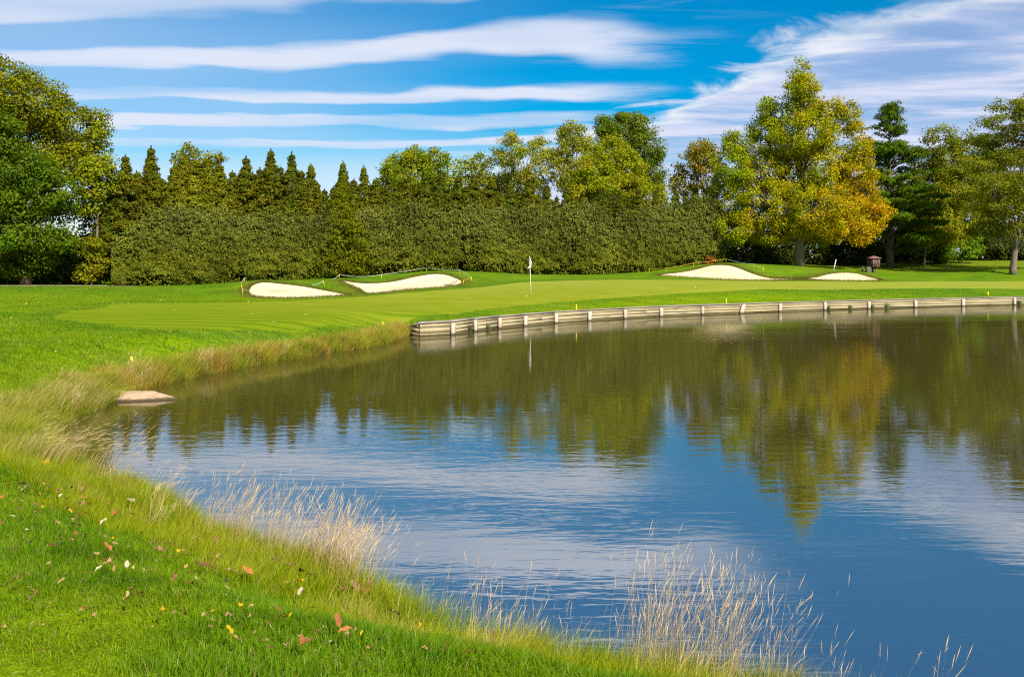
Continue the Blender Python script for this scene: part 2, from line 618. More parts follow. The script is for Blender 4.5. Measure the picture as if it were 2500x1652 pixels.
ground_m, n = mat('mown_grass')
at_ = n.n('ShaderNodeVertexColor', layer_name='tint').outputs[0]
pos = n.n('ShaderNodeNewGeometry').outputs['Position']
f1 = n.noise(pos, .35, 3, .55)
f2 = n.noise(n.vmul(pos, (1.6, 1.0, 1)), 5.0, 4, .7)
f3 = n.noise(n.vmul(pos, (1.5, 1.0, 1)), 38.0, 3, .7)
f4 = n.noise(n.vmul(pos, (.5, 1.5, 1)), 1.1, 4, .65)
c_ = n.mix(n.ramp(f1, .35, .7), at_, n.mix(.55, at_, (.135, .185, .012)))
c_ = n.mix(1.0, c_, n.combine(n.ramp(f2, .25, .75, .72, 1.28), n.ramp(f2, .25, .75, .76, 1.24), n.ramp(f2, .25, .75, .8, 1.2)), 'MULTIPLY')
c_ = n.mix(1.0, c_, n.combine(n.ramp(f3, .3, .7, .62, 1.4), n.ramp(f3, .3, .7, .66, 1.36), .9), 'MULTIPLY')
c_ = n.mix(1.0, c_, n.combine(n.ramp(f4, .3, .7, .74, 1.22), n.ramp(f4, .3, .7, .80, 1.16), 1.0), 'MULTIPLY')
hgt = n.m('ADD', n.m('MULTIPLY', f2, .6), n.m('MULTIPLY', f3, .5))
finish(n, principled(n, c_, 1.0, bump(n, hgt, .8, .05), .0))

green_m, n = mat('putting_green_turf')
pos = n.n('ShaderNodeNewGeometry').outputs['Position']
rot = n.n('ShaderNodeVectorRotate', rotation_type='Z_AXIS')
n.put(rot.inputs['Vector'], pos)
rot.inputs['Angle'].default_value = math.radians(-7)
spx = n.n('ShaderNodeSeparateXYZ')
n.put(spx.inputs[0], rot.outputs[0])
wob = n.noise(n.vmul(pos, (.25, .6, .5)), 1.0, 3, .6)
st = n.m('SINE', n.m('MULTIPLY', n.m('ADD', spx.outputs[1], n.m('MULTIPLY', wob, .8)), 2 * math.pi / 1.15))
patch = n.noise(n.vmul(pos, (.12, .3, .3)), 1.0, 3, .6)
near = n.ramp(spx.outputs[1], 34.0, 56.0, 1.0, .22)
sA = n.m('MULTIPLY', n.m('MULTIPLY', n.ramp(st, -.2, .9), n.ramp(patch, .3, .6, .35, 1.0)), near)
f1 = n.noise(pos, .5, 3, .55)
fl = n.noise(n.vmul(pos, (1, 1, 1)), 22.0, 2, .6)
c_ = n.mix(n.ramp(f1, .3, .7), (.165, .205, .010), (.205, .232, .020))
c_ = n.mix(n.ramp(spx.outputs[1], 30.0, 50.0, .85, 0), c_, (.128, .185, .006))
c_ = n.mix(n.m('MULTIPLY', sA, .85), c_, (.078, .145, .005))
c_ = n.mix(n.ramp(spx.outputs[1], 50.0, 66.0, 0, .55), c_, (.215, .245, .040))
c_ = n.mix(1.0, c_, n.combine(n.ramp(fl, .3, .7, .88, 1.12), n.ramp(fl, .3, .7, .9, 1.1), 1.0), 'MULTIPLY')
finish(n, principled(n, c_, 1.0, bump(n, fl, .35, .02), .0))

sand_m, n = mat('bunker_sand')
pos = n.n('ShaderNodeNewGeometry').outputs['Position']
f1 = n.noise(pos, .45, 3, .6)
f2 = n.noise(pos, 5.0, 5, .7)
c_ = n.mix(n.ramp(f1, .35, .7), (.63, .50, .34), (.555, .41, .26))
c_ = n.mix(1.0, c_, n.combine(n.ramp(f2, .2, .8, .9, 1.08), n.ramp(f2, .2, .8, .9, 1.08), n.ramp(f2, .2, .8, .9, 1.08)), 'MULTIPLY')
finish(n, principled(n, c_, .95, bump(n, f2, .5, .12), .0))

path_m, n = mat('path_gravel')
pos = n.n('ShaderNodeNewGeometry').outputs['Position']
f2 = n.noise(pos, 3.0, 4, .65)
finish(n, principled(n, n.mix(f2, (.34, .25, .16), (.24, .17, .10)), .95, None, .1))


def region_mesh(name, r, m, lower=0.0, poly=None, col=False):
    f = TRI[region == r]
    used, inv = np.unique(f, return_inverse=True)
    v3 = np.column_stack([XY[used], Zg[used]])
    if lower:
        dd = np.where(pip(XY[used], poly), loop_dist(XY[used], poly), 0)
        v3[:, 2] -= lower * smooth(0, .45, dd)
    return mesh(name, v3, inv.reshape(-1, 3), m, tint[used] if col else None, smooth=True)


obj('ground', region_mesh('ground', 0, ground_m, col=True), kind='structure')
obj('putting_green', region_mesh('putting_green', 1, green_m), kind='structure')
obj('cart_path', region_mesh('cart_path', 7, path_m), kind='structure')
BLAB = ['sand bunker nearest the left trees, low tapering teardrop', 'sand bunker with a rake, rising to a mound left of the flagstick',
        'tall sand bunker face roped off below the big yellowing tree', 'small low sand bunker in front of the brown post box']
for i in range(4):
    obj('sand_bunker', region_mesh('sand_bunker', 2 + i, sand_m, .15, BUNK[i]), kind='structure', label=BLAB[i])

# ------------------------------------------------------------------ pond
water_m, n = mat('pond_water')
pos = n.n('ShaderNodeNewGeometry').outputs['Position']
rp = n.noise(n.vmul(pos, (1.3, 4.2, 1)), 1.0, 3, .55, .3)
rf = n.noise(n.vmul(pos, (4.5, 12.0, 1)), 1.0, 2, .5, .2)
calm = n.ramp(n.noise(n.vmul(pos, (.07, .22, 1)), 1.0, 2, .5), .36, .66, .45, 1.25)
hgt = n.m('ADD', n.m('MULTIPLY', rp, .0032), n.m('MULTIPLY', rf, .0006))
hgt = n.m('MULTIPLY', hgt, calm)
nb = bump(n, hgt, 1.0, 1.0)
dif = n.n('ShaderNodeBsdfDiffuse')
dif.inputs['Color'].default_value = (.050, .044, .010, 1)
glo = n.n('ShaderNodeBsdfGlossy')
glo.inputs['Color'].default_value = (.93, .95, .96, 1)
glo.inputs['Roughness'].default_value = .02
n.put(glo.inputs['Normal'], nb)
fr = n.n('ShaderNodeFresnel')
fr.inputs['IOR'].default_value = 11.0
n.put(fr.inputs['Normal'], nb)
mx = n.n('ShaderNodeMixShader')
n.put(mx.inputs[0], fr.outputs[0]); n.put(mx.inputs[1], dif.outputs[0]); n.put(mx.inputs[2], glo.outputs[0])
finish(n, mx.outputs[0])
wv3 = [(-14, -6, 0), (78, -6, 0), (78, 72, 0), (-14, 72, 0)]
obj('pond_water', mesh('pond_water', wv3, np.array([[0, 1, 2, 3]]), water_m), kind='structure')
# ------------------------------------------------------------------ materials of built things
def wood_mat(name, a, b, dark, rough=.85):
    m, n = mat(name)
    tcn = n.n('ShaderNodeTexCoord').outputs['Object']
    oi = n.n('ShaderNodeObjectInfo').outputs['Random']
    off = n.n('ShaderNodeVectorMath', operation='ADD')
    n.put(off.inputs[0], tcn)
    n.put(off.inputs[1], n.combine(n.m('MULTIPLY', oi, 31.0), n.m('MULTIPLY', oi, 17.0), 0.0))
    g = n.noise(n.vmul(off.outputs[0], (2.2, 2.2, 30.0)), 1.0, 4, .65, .4)
    p = n.noise(n.vmul(off.outputs[0], (1.4, 1.4, 3.0)), 1.0, 3, .6)
    cr = n.noise(n.vmul(off.outputs[0], (3.0, 3.0, 9.0)), 1.0, 5, .75, 1.2)
    c = n.mix(g, a, b)
    c = n.mix(n.ramp(oi, 0, 1, 0, .55, 'LINEAR'), c, n.mix(p, b, (.30, .25, .13)))
    c = n.mix(n.ramp(cr, .60, .70), c, dark)
    # algae and wet staining just above the waterline
    gz = n.n('ShaderNodeSeparateXYZ')
    n.put(gz.inputs[0], n.n('ShaderNodeNewGeometry').outputs['Position'])
    wet = n.ramp(n.m('ADD', gz.outputs[2], n.m('MULTIPLY', p, -.08)), -.02, .07, .9, 0.0)
    c = n.mix(wet, c, (.05, .042, .015))
    finish(n, principled(n, c, rough, bump(n, n.m('ADD', g, n.m('MULTIPLY', cr, .6)), .5, .02), .2))
    return m


board_m = wood_mat('weathered_board', (.42, .36, .22), (.33, .28, .16), (.12, .095, .05))
post_m = wood_mat('pale_post_wood', (.56, .49, .41), (.48, .41, .33), (.20, .17, .12))
cap_m = wood_mat('grey_cap_wood', (.30, .28, .245), (.22, .20, .175), (.07, .06, .05))
dark_m = wood_mat('dark_backing_wood', (.05, .045, .03), (.04, .035, .02), (.02, .02, .015))


def plain(name, c, rough=.6, spec=.3, vary=.12, metal=0.0, sc=14.0):
    m, n = mat(name)
    tcn = n.n('ShaderNodeTexCoord').outputs['Object']
    f = n.noise(tcn, sc, 4, .65)
    lo, hi = 1 - vary, 1 + vary
    cc = n.mix(1.0, c, n.combine(n.ramp(f, .25, .75, lo, hi), n.ramp(f, .25, .75, lo, hi), n.ramp(f, .25, .75, lo, hi)), 'MULTIPLY')
    finish(n, principled(n, cc, rough, bump(n, f, .2, .01), spec, metal))
    return m


yellow_m = plain('yellow_paint', (.80, .52, .015), .5)
white_m = plain('white_paint', (.78, .78, .78), .45)
rope_w_m = plain('pale_blue_rope', (.50, .62, .58), .8)
rope_y_m = plain('yellow_rope', (.60, .46, .06), .8)
flag_m = plain('flag_cloth', (.80, .82, .86), .9)
brown_m = plain('brown_stained_wood', (.085, .055, .05), .7, vary=.25)
roof_m = plain('reddish_roof_board', (.20, .095, .085), .7, vary=.25)
grey_m = plain('grey_bin', (.10, .10, .095), .7)
darkstick_m = plain('dark_handle', (.07, .06, .05), .6)
ball_m = plain('golf_ball_white', (.85, .85, .85), .35, vary=.03)
concrete_m, n = mat('stained_concrete')
tcn = n.n('ShaderNodeTexCoord').outputs['Object']
f = n.noise(tcn, 5.0, 5, .7)
f_b = n.noise(tcn, 26.0, 4, .7)
gz = n.n('ShaderNodeSeparateXYZ')
n.put(gz.inputs[0], n.n('ShaderNodeNewGeometry').outputs['Position'])
c = n.mix(n.ramp(f, .3, .7), (.50, .36, .235), (.36, .245, .15))
c = n.mix(n.ramp(f_b, .58, .7, 0, .6), c, (.12, .09, .05))
c = n.mix(n.ramp(n.m('ADD', gz.outputs[2], n.m('MULTIPLY', f, -.05)), .0, .045, .92, 0.0), c, (.035, .03, .015))
finish(n, principled(n, c, .9, bump(n, n.m('ADD', f, f_b), .6, .03), .15))


def rail(a, b, d0, d1, z0, z1):
    """a bar along a->b (xy) between offsets d0..d1 on the land side"""
    t = norm(b - a)
    nn = np.array([-t[1], t[0]])
    c = [a + nn * d0, b + nn * d0, b + nn * d1, a + nn * d1]
    return hexa([(*q, z0) for q in c] + [(*q, z1) for q in c])


# ------------------------------------------------------------------ timber wall along the pond
wr = np.random.default_rng(5)
W0 = np.array(wall_xy[1])
wall = thing('retaining_wall', (*W0, 0), 'weathered timber retaining wall with pale posts along the far pond edge', 'wall')


def wpart(name, parts, m, smooth_=False):
    V, Fs = join(parts)
    V = V - np.array([*W0, 0])
    c = V.mean(0)
    me = mesh(name, V - c, Fs, m, smooth=smooth_)
    return obj(name, me, wall, c)


WX = [np.array(q) for q in wall_xy]
ends = WX[1:]
for i, (a, b) in enumerate(zip(ends[:-1], ends[1:])):
    nb_ = 4 if i not in (0, 5) else 3
    zs = np.linspace(-.10, .475, nb_ + 1) + np.concatenate([[0], wr.uniform(-.018, .018, nb_ - 1), [0]])
    for k in range(nb_):
        j = wr.uniform(-.012, .012)
        if wr.random() < .3 and np.hypot(*(b - a)) > 2:       # two shorter boards butted together
            s = wr.uniform(.35, .65)
            mid = a + (b - a) * s
            e = (b - a) / np.hypot(*(b - a)) * .006
            wpart('board', [rail(a + e, mid - e, .035 + j, .075, zs[k] + .005, zs[k + 1])], board_m)
            wpart('board', [rail(mid + e, b - e, .035 - j, .077, zs[k] + .005, zs[k + 1])], board_m)
        else:
            e = (b - a) / np.hypot(*(b - a)) * .004
            wpart('board', [rail(a + e, b - e, .035 + j, .075, zs[k] + .005, zs[k + 1])], board_m)
    wpart('backing', [rail(a, b, .080, .112, -.6, .47)], dark_m)
    wpart('cap', [rail(a + (b - a) * .0015, b - (b - a) * .0015, -.004, .25, .482 + wr.uniform(-.006, .006), .535 + wr.uniform(-.006, .006))], cap_m)
# low return at the left end
a, b = WX[0], WX[1]
for k, (z0, z1) in enumerate([(-.1, .10), (.108, .28), (.288, .42)]):
    s = [0, .15, .45][k]
    wpart('board', [rail(a + (b - a) * s, b - (b - a) * .004, .035, .075, z0, z1)], board_m)
cA, cB = a + (b - a) * .2, b
t = norm(cB - cA); nn = np.array([-t[1], t[0]])
wpart('cap', [hexa([(*(cA - nn * .03), .26), (*(cB - nn * .03), .47), (*(cB + nn * .2), .47), (*(cA + nn * .2), .26),
                    (*(cA - nn * .03), .31), (*(cB - nn * .03), .525), (*(cB + nn * .2), .525), (*(cA + nn * .2), .31)])], cap_m)
for i, q in enumerate(post_xy):
    q = np.array(q)
    prv = ends[i]
    nxt = ends[i + 2] if i + 2 < len(ends) else q + (q - prv)
    t = norm(nxt - prv)
    nn = np.array([-t[1], t[0]])
    hw, dp = .085 + wr.uniform(-.012, .02), .13
    lean, tw, top = wr.normal(0, .012), 0.0, .455 + wr.uniform(-.03, .015)
    if i == 9:            # the broken post that leans along the wall
        lean, hw, dp, top = .15, .12, .17, .47
    elif i in (8,):
        hw = .07
    V = []
    for z, s in ((-.6, -.6 * 0), (-.05, 0), (.2, lean * .45), (top - .012, lean * (top + .05) / .5), (top, lean * (top + .05) / .5)):
        r = hw - (.012 if z == top else 0)
        c = q + t * s
        for (sx, sy) in ((-1, -1), (1, -1), (1, 1), (-1, 1)):
            V.append((*(c + t * r * sx + nn * ((.028 if sy > 0 else .028 - dp))), z + (0.03 * sx * .8 if i == 9 and z > .3 else 0)))
    Q = []
    for l in range(4):
        for k in range(4):
            k2 = (k + 1) % 4
            Q.append((l * 4 + k, l * 4 + k2, (l + 1) * 4 + k2, (l + 1) * 4 + k))
    Q += [(3, 2, 1, 0), (16, 17, 18, 19)]
    o = wpart('post', [(np.array(V), np.array(Q), np.zeros((0, 3), int))], post_m)
    if i == 9:
        o['label'] = 'broken pale post leaning to the right'

# ------------------------------------------------------------------ flagstick
fb = hit(1231, 684)
ft = thing('flagstick', fb, 'white flagstick with limp white flag standing in the putting green', 'flag')
top_off = P(1227, 593.5, fb[1]) - fb
path = [np.array([0, 0, -.05]), top_off * .5, top_off]
V, Fs = join([tube(path, [.017, .016, .014], 8)])
obj('pole', mesh('pole', V, Fs, white_m, smooth=True), ft)
# limp flag: a cloth grid hanging in folds from the upper pole
nu, nv = 12, 14
V = []
for j in range(nv + 1):
    vv = j / nv
    for i in range(nu + 1):
        uu = i / nu
        drop = uu * (.14 + .10 * vv)
        wdt = (.015 + .15 * math.sin(min(1, vv * 1.25) * math.pi / 2)) * uu ** .75
        fx = wdt * math.cos(2.2 * uu * vv) + .028 * math.sin(uu * 9 + vv * 3)
        fy = -.02 - .05 * math.sin(uu * 7 + vv * 2.0) * (.4 + uu)
        V.append(top_off * (1 - .20 * vv) + np.array([fx, fy, -drop - .02]))
V = np.array(V)
Q = np.array([(j * (nu + 1) + i, j * (nu + 1) + i + 1, (j + 1) * (nu + 1) + i + 1, (j + 1) * (nu + 1) + i) for j in range(nv) for i in range(nu)])
obj('flag', mesh('flag', V, Q, flag_m, smooth=True), ft)


def ico_ball(r, seg=12):
    V, Q, T = [], [], []
    for j in range(1, seg // 2):
        th = math.pi * j / (seg // 2)
        for i in range(seg):
            a = 2 * math.pi * i / seg
            V.append((r * math.sin(th) * math.cos(a), r * math.sin(th) * math.sin(a), r * math.cos(th)))
    m_ = seg // 2 - 1
    for j in range(m_ - 1):
        for i in range(seg):
            i2 = (i + 1) % seg
            Q.append((j * seg + i, (j + 1) * seg + i, (j + 1) * seg + i2, j * seg + i2))
    V += [(0, 0, r), (0, 0, -r)]
    for i in range(seg):
        i2 = (i + 1) % seg
        T.append((len(V) - 2, i, i2)); T.append((len(V) - 1, (m_ - 1) * seg + i2, (m_ - 1) * seg + i))
    return np.array(V, float), np.array(Q), np.array(T)


V, Fs = join([ico_ball(.0225)])
bme = mesh('golf_ball', V, Fs, ball_m, smooth=True)
for (x, y), lb in (((1220.5, 686), 'white golf ball lying on the green beside the flagstick'), ((1611, 665.5), 'white golf ball lying on the green below the roped bunker')):
    p = hit(x, y)
    obj('golf_ball', bme, None, p + np.array([0, 0, .021]), 0, lb, 'golf ball', 'golf balls on the green')

# ------------------------------------------------------------------ yellow hazard stakes
for (x, y0, y1, lb) in ((321, 872, 886, 'short yellow stake in the grassy bank above the concrete slab'), (934, 784.5, 802, 'short yellow stake in the grass just left of the timber wall'),
                        (1407, 742.4, 758, 'short yellow stake behind the wall right of the flagstick'), (1773, 729, 743, 'short yellow stake behind the wall beside the leaning white post'),
                        (2412, 712, 724, 'short yellow stake behind the wall at the far right')):
    p = hits(x, y1)
    h_ = (y1 - y0) / F * p[1]
    V, Fs = join([boxp(-.026, .026, -.026, .026, -.1, h_ - .012), hexa([(-.026, -.026, h_ - .012), (.026, -.026, h_ - .012), (.026, .026, h_ - .012), (-.026, .026, h_ - .012),
                                                             (-.017, -.017, h_), (.017, -.017, h_), (.017, .017, h_), (-.017, .017, h_)])])
    obj('hazard_stake', mesh('hazard_stake', V, Fs, yellow_m), None, p, .3 + x * .01, lb, 'stake', 'yellow stakes round the pond')


# ------------------------------------------------------------------ rope barriers round the bunkers
def sag(a, b, s, k=9):
    t = np.linspace(0, 1, k)[:, None]
    q = a + (b - a) * t
    q[:, 2] -= (4 * s * t * (1 - t))[:, 0]
    return q


def barrier(posts, ropes, label, org, sc):
    """posts: (x, ytop, ybase, xtop) in the crop; ropes: (i, j, sag, material); negative index = rope end on the ground"""
    tops, bases = [], []
    for (x, yt, yb, xt) in posts:
        sx, sb = org[0] + x / sc, org[1] + yb / sc
        b = hits(sx, sb, D0=40)
        tp = PS(org[0] + xt / sc, org[1] + yt / sc, b[1])
        tp[2] = max(tp[2], b[2] + .28)
        tops.append(tp); bases.append(b)
    t = thing('rope_barrier', bases[0], label, 'rope barrier')
    for a, b in zip(bases, tops):
        V, Fs = join([tube([a - np.array([0, 0, .08]) - bases[0], b - bases[0]], [.014, .014], 6)])
        obj('stake', mesh('stake', V, Fs, yellow_m, smooth=True), t)
    for (i, j, s, m) in ropes:
        e = tops[j] if not isinstance(j, tuple) else hits(org[0] + j[0] / sc, org[1] + j[1] / sc, D0=40) + np.array([0, 0, .03])
        V, Fs = join([tube(sag(tops[i], e, s) - bases[0] + np.array([0, -.005, -.02]), .010, 5)])
        obj('rope', mesh('rope', V, Fs, m, smooth=True), t)


o2, s2 = (560, 620), 3.955
barrier([(128, 335, 392, 130), (118, 288, 332, 112), (141, 250, 275, 143), (262, 207, 250, 260), (918, 258, 303, 908)],
        [(0, 1, .02, rope_y_m), (1, 2, .01, rope_w_m), (2, 3, .02, rope_w_m), (3, (400, 262), .05, rope_w_m), (4, (800, 302), .05, rope_w_m), (0, (195, 360), .02, rope_w_m)],
        'yellow stakes and pale rope round the left teardrop bunker', o2, s2)
barrier([(1060, 195, 237, 1060), (1468, 195, 239, 1468), (1902, 130, 167, 1902), (2225, 148, 200, 2225), (2342, 220, 262, 2335), (2262, 250, 292, 2262)],
        [(0, 1, .14, rope_w_m), (1, 2, .03, rope_w_m), (2, 3, .07, rope_w_m), (3, 4, .03, rope_w_m), (4, 5, .05, rope_y_m), (0, (1010, 246), .02, rope_w_m)],
        'yellow stakes and pale rope behind the raked bunker left of the flagstick', o2, s2)
o3, s3 = (1550, 600), 3.65
barrier([(128, 202, 237, 128), (278, 195, 232, 278), (523, 150, 190, 523), (812, 113, 152, 812), (1057, 160, 200, 1057), (1142, 205, 232, 1145)],
        [(0, 1, .02, rope_y_m), (1, 2, .05, rope_y_m), (2, 3, .05, rope_y_m), (3, 4, .08, rope_w_m), (4, 5, .04, rope_w_m)],
        'yellow stakes and rope along the crest of the tall bunker under the yellowing tree', o3, s3)

# rake lying in the second bunker
ra, rb_ = hits(560 + 2118 / 3.955, 620 + 303 / 3.955, D0=40), hits(560 + 2205 / 3.955, 620 + 264 / 3.955, D0=40)
rk = thing('bunker_rake', ra, 'dark bunker rake lying in the sand left of the flagstick', 'rake')
V, Fs = join([tube([np.array([0, 0, .05]), rb_ - ra + np.array([0, 0, .07])], .018, 6)])
obj('handle', mesh('handle', V, Fs, darkstick_m, smooth=True), rk)
V, Fs = join([boxp(-.3, .3, -.02, .02, .03, .07)] + [boxp(x - .008, x + .008, -.015, .015, -.03, .03) for x in np.linspace(-.28, .28, 9)])
obj('rake_head', mesh('rake_head', V, Fs, darkstick_m), rk)

# white leaning marker pole, box on a post, bin and short stump near the right wood
p = hit(1931, 628.5, 40)
V, Fs = join([tube([np.array([0, 0, -.05]), P(1937.5, 601, p[1]) - p], [.028, .024], 8)])
obj('marker_pole', mesh('marker_pole', V, Fs, white_m, smooth=True), None, p, 0, 'thin white marker pole leaning in front of the dark wood', 'pole')

bx_b = hits(2133, 665.5, D0=60)
bt = thing('post_box', bx_b, 'brown wooden box with hipped roof on a post at the wood edge', 'post box', rotz=.35)
m_ = bx_b[1] / F          # metres per photograph pixel there
V, Fs = join([boxp(-.11, .11, -.11, .11, -.2, .45)])
obj('post', mesh('post', V, Fs, brown_m), bt)
V, Fs = join([boxp(-.30, .30, -.30, .30, .43, 1.13)])
obj('box_body', mesh('box_body', V, Fs, brown_m), bt)
for (sx, sy) in ((-1, -1), (1, -1), (1, 1), (-1, 1)):
    V, Fs = join([boxp(sx * .305 - .035, sx * .305 + .035, sy * .305 - .035, sy * .305 + .035, .42, 1.125)])
    obj('corner_trim', mesh('corner_trim', V, Fs, roof_m), bt)
e = .43
V = np.array([(-e, -e, 1.13), (e, -e, 1.13), (e, e, 1.13), (-e, e, 1.13), (-e, -e, 1.165), (e, -e, 1.165), (e, e, 1.165), (-e, e, 1.165), (0, 0, 1.36)])
obj('roof', mesh('roof', V, [np.array([(3, 2, 1, 0), (0, 1, 5, 4), (1, 2, 6, 5), (2, 3, 7, 6), (3, 0, 4, 7)]), np.array([(4, 5, 8), (5, 6, 8), (6, 7, 8), (7, 4, 8)])], roof_m), bt)
V, Fs = join([ico_ball(.035)])
obj('knob', mesh('knob', V + np.array([.12, -.325, .52]), Fs, yellow_m, smooth=True), bt)
p = hits(2118.5, 665, D0=60)
bn = thing('litter_bin', p, 'low grey litter bin standing left of the brown post box', 'bin')
V, Fs = join([tube([(0, 0, -.05), (0, 0, .05), (0, 0, .40), (0, 0, .43)], [.19, .21, .22, .21], 14)])
obj('bin_body', mesh('bin_body', V, Fs, grey_m, smooth=True), bn)
V, Fs = join([tube([(0, 0, .432), (0, 0, .45), (0, 0, .47)], [.225, .225, .19], 14)])
obj('lid', mesh('lid', V, Fs, darkstick_m), bn)
p = hits(2105.5, 663.5, D0=60)
V, Fs = join([tube([(0, 0, -.05), (0, 0, .3), (.01, 0, .44), (.0, 0, .46)], [.07, .065, .06, .03], 8)])
obj('short_post', mesh('short_post', V, Fs, darkstick_m), None, p, 0, 'short dark post left of the litter bin', 'post')

# ------------------------------------------------------------------ concrete slab at the bank
c8 = [PS(268, 953, 20.35), PS(376, 954.5, 20.3), PS(438, 972, 20.12), PS(280, 976.5, 19.74)]
c8 = np.array(c8)
base = c8.mean(0)
top_ = []
den = 10
# densified top with slightly chipped edge
cr_ = np.random.default_rng(3)
ring = np.concatenate([np.linspace(c8[i], c8[(i + 1) % 4], den, endpoint=False) for i in range(4)])
ring2 = ring + cr_.normal(0, .004, ring.shape)
n_ = len(ring2)
cc = base + np.array([0, 0, .012])
low = ring2 + (ring2 - base) * .02
low[:, 2] = -.35
inner = base + (ring2 - base) * .96 + np.array([0, 0, .006])
V = np.concatenate([low, ring2, inner, [cc]]) - base
Q = [(i, (i + 1) % n_, n_ + (i + 1) % n_, n_ + i) for i in range(n_)] + [(n_ + i, n_ + (i + 1) % n_, 2 * n_ + (i + 1) % n_, 2 * n_ + i) for i in range(n_)]
T = [(2 * n_ + i, 2 * n_ + (i + 1) % n_, 3 * n_) for i in range(n_)]
obj('concrete_slab', mesh('concrete_slab', V, [np.array(Q), np.array(T)], concrete_m), None, base, 0, 'sloping tan concrete slab running from the grassy bank into the water', 'slab')
# ------------------------------------------------------------------ foliage materials
def leaf_mat(name, trans=.35, gloss=.06):
    m, n = mat(name)
    c = n.n('ShaderNodeVertexColor', layer_name='tint').outputs[0]
    pos = n.n('ShaderNodeNewGeometry').outputs['Position']
    f = n.noise(pos, 1.3, 3, .6)
    c = n.mix(1.0, c, n.combine(n.ramp(f, .3, .7, .85, 1.15), n.ramp(f, .3, .7, .88, 1.12), 1.0), 'MULTIPLY')
    d = n.n('ShaderNodeBsdfDiffuse'); n.put(d.inputs[0], c)
    t = n.n('ShaderNodeBsdfTranslucent'); n.put(t.inputs[0], n.mix(1.0, c, (1.25, 1.2, .6), 'MULTIPLY'))
    a = n.n('ShaderNodeMixShader'); a.inputs[0].default_value = trans
    n.put(a.inputs[1], d.outputs[0]); n.put(a.inputs[2], t.outputs[0])
    g = n.n('ShaderNodeBsdfGlossy'); g.inputs['Roughness'].default_value = .45
    b = n.n('ShaderNodeMixShader'); b.inputs[0].default_value = gloss
    n.put(b.inputs[1], a.outputs[0]); n.put(b.inputs[2], g.outputs[0])
    finish(n, b.outputs[0])
    return m


leaf_m = leaf_mat('broad_leaves', .38, .006)
needle_m = leaf_mat('needles', .2, .0)
bark_m, n = mat('bark')
tcn = n.n('ShaderNodeTexCoord').outputs['Object']
f = n.noise(n.vmul(tcn, (5, 5, 1.2)), 1.0, 5, .7, .5)
finish(n, principled(n, n.mix(f, (.10, .082, .058), (.21, .175, .125)), .95, bump(n, f, .9, .06), .1))


def vnoise(q, s, seed=0):
    """smooth value noise in two coordinates, 0..1"""
    r_ = np.random.default_rng(seed)
    tab = r_.random((64, 64))
    x, y = q[:, 0] * s + 200, q[:, 1] * s + 200
    xi, yi = np.floor(x).astype(int), np.floor(y).astype(int)
    fx, fy = x - xi, y - yi
    fx, fy = fx * fx * (3 - 2 * fx), fy * fy * (3 - 2 * fy)
    g_ = lambda a, b: tab[a % 64, b % 64]
    return (g_(xi, yi) * (1 - fx) + g_(xi + 1, yi) * fx) * (1 - fy) + (g_(xi, yi + 1) * (1 - fx) + g_(xi + 1, yi + 1) * fx) * fy


def clump_leaves(rng, C, outward, cr, per, ls, flat=.7, aspect=.6, spread=.6, down=0.0, tang=None, sprays=0.0):
    """leaves gathered round clump centres C"""
    n_c = len(C)
    cs = rng.uniform(.6, 1.4, n_c)
    cnt = np.maximum(2, (per * 1.5 * cs ** 1.6).astype(int))
    idx = np.repeat(np.arange(n_c), cnt)
    N = len(idx)
    d = norm(rng.normal(size=(N, 3)))
    rad = rng.uniform(0, 1, N) ** .45
    off = d * (rad * cs[idx] * cr)[:, None] * np.array([1, 1, flat])
    Pp = C[idx] + off
    nr = norm(d * .55 + outward[idx] * .45 + np.array([0, 0, .35]) + rng.normal(size=(N, 3)) * spread)
    T = rng.normal(size=(N, 3)) + np.array([0, 0, -down])
    if sprays:
        T = T * (1 - sprays) + (outward[idx] + np.array([0, 0, .6])) * sprays * 2
    s = ls * rng.uniform(.65, 1.35, N)
    V, Q = leaf_quads(Pp, nr, T, s, np.full(N, aspect) * rng.uniform(.8, 1.2, N), .08)
    return V, Q, idx, Pp


def shade(rng, idx, base, n_c, cvar=.16, lvar=.14, alt=None, altp=0.0):
    """leaf colour: clump and leaf variation round the species colour (base: (3,) or per leaf)"""
    N = len(idx)
    c = np.broadcast_to(np.asarray(base, float), (N, 3)) * np.array([1.72, 1.8, .55])
    cv_ = 1 + rng.normal(0, cvar, n_c)[idx]
    lv = 1 + rng.normal(0, lvar, N)
    hue = rng.normal(0, .10, n_c)[idx] + rng.normal(0, .08, N)
    c *= np.clip(cv_ * lv, .35, 1.9)[:, None]
    c[:, 0] *= 1 + hue
    if alt is not None:
        m_ = rng.random(N) < altp
        c[m_] = np.asarray(alt) * np.clip(lv[m_], .5, 1.6)[:, None]
    return np.clip(c, .003, .8)


def limb(rng, a, b, r0, r1, bend=.12, k=6, sides=6):
    t = np.linspace(0, 1, k)[:, None]
    L_ = np.linalg.norm(b - a)
    off = norm(rng.normal(size=3)) * L_ * bend
    path = a + (b - a) * t + off * (np.sin(t * np.pi)) + np.array([0, 0, 1.0]) * L_ * .10 * np.sin(t * np.pi)
    return tube(path, r0 + (r1 - r0) * t[:, 0] ** .8, sides)


def px_blobs(lst, D, depth=.85, dj=0.0, rng=None):
    out = []
    for q in lst:
        x, y, rx, ry = q[:4]
        d = D + (q[4] if len(q) > 4 else (rng.normal(0, dj) if rng is not None else 0))
        c = P(x, y, d)
        k = S / F * d
        out.append((c, np.array([rx * k, max(rx, ry * .8) * k * depth, ry * k])))
    return out


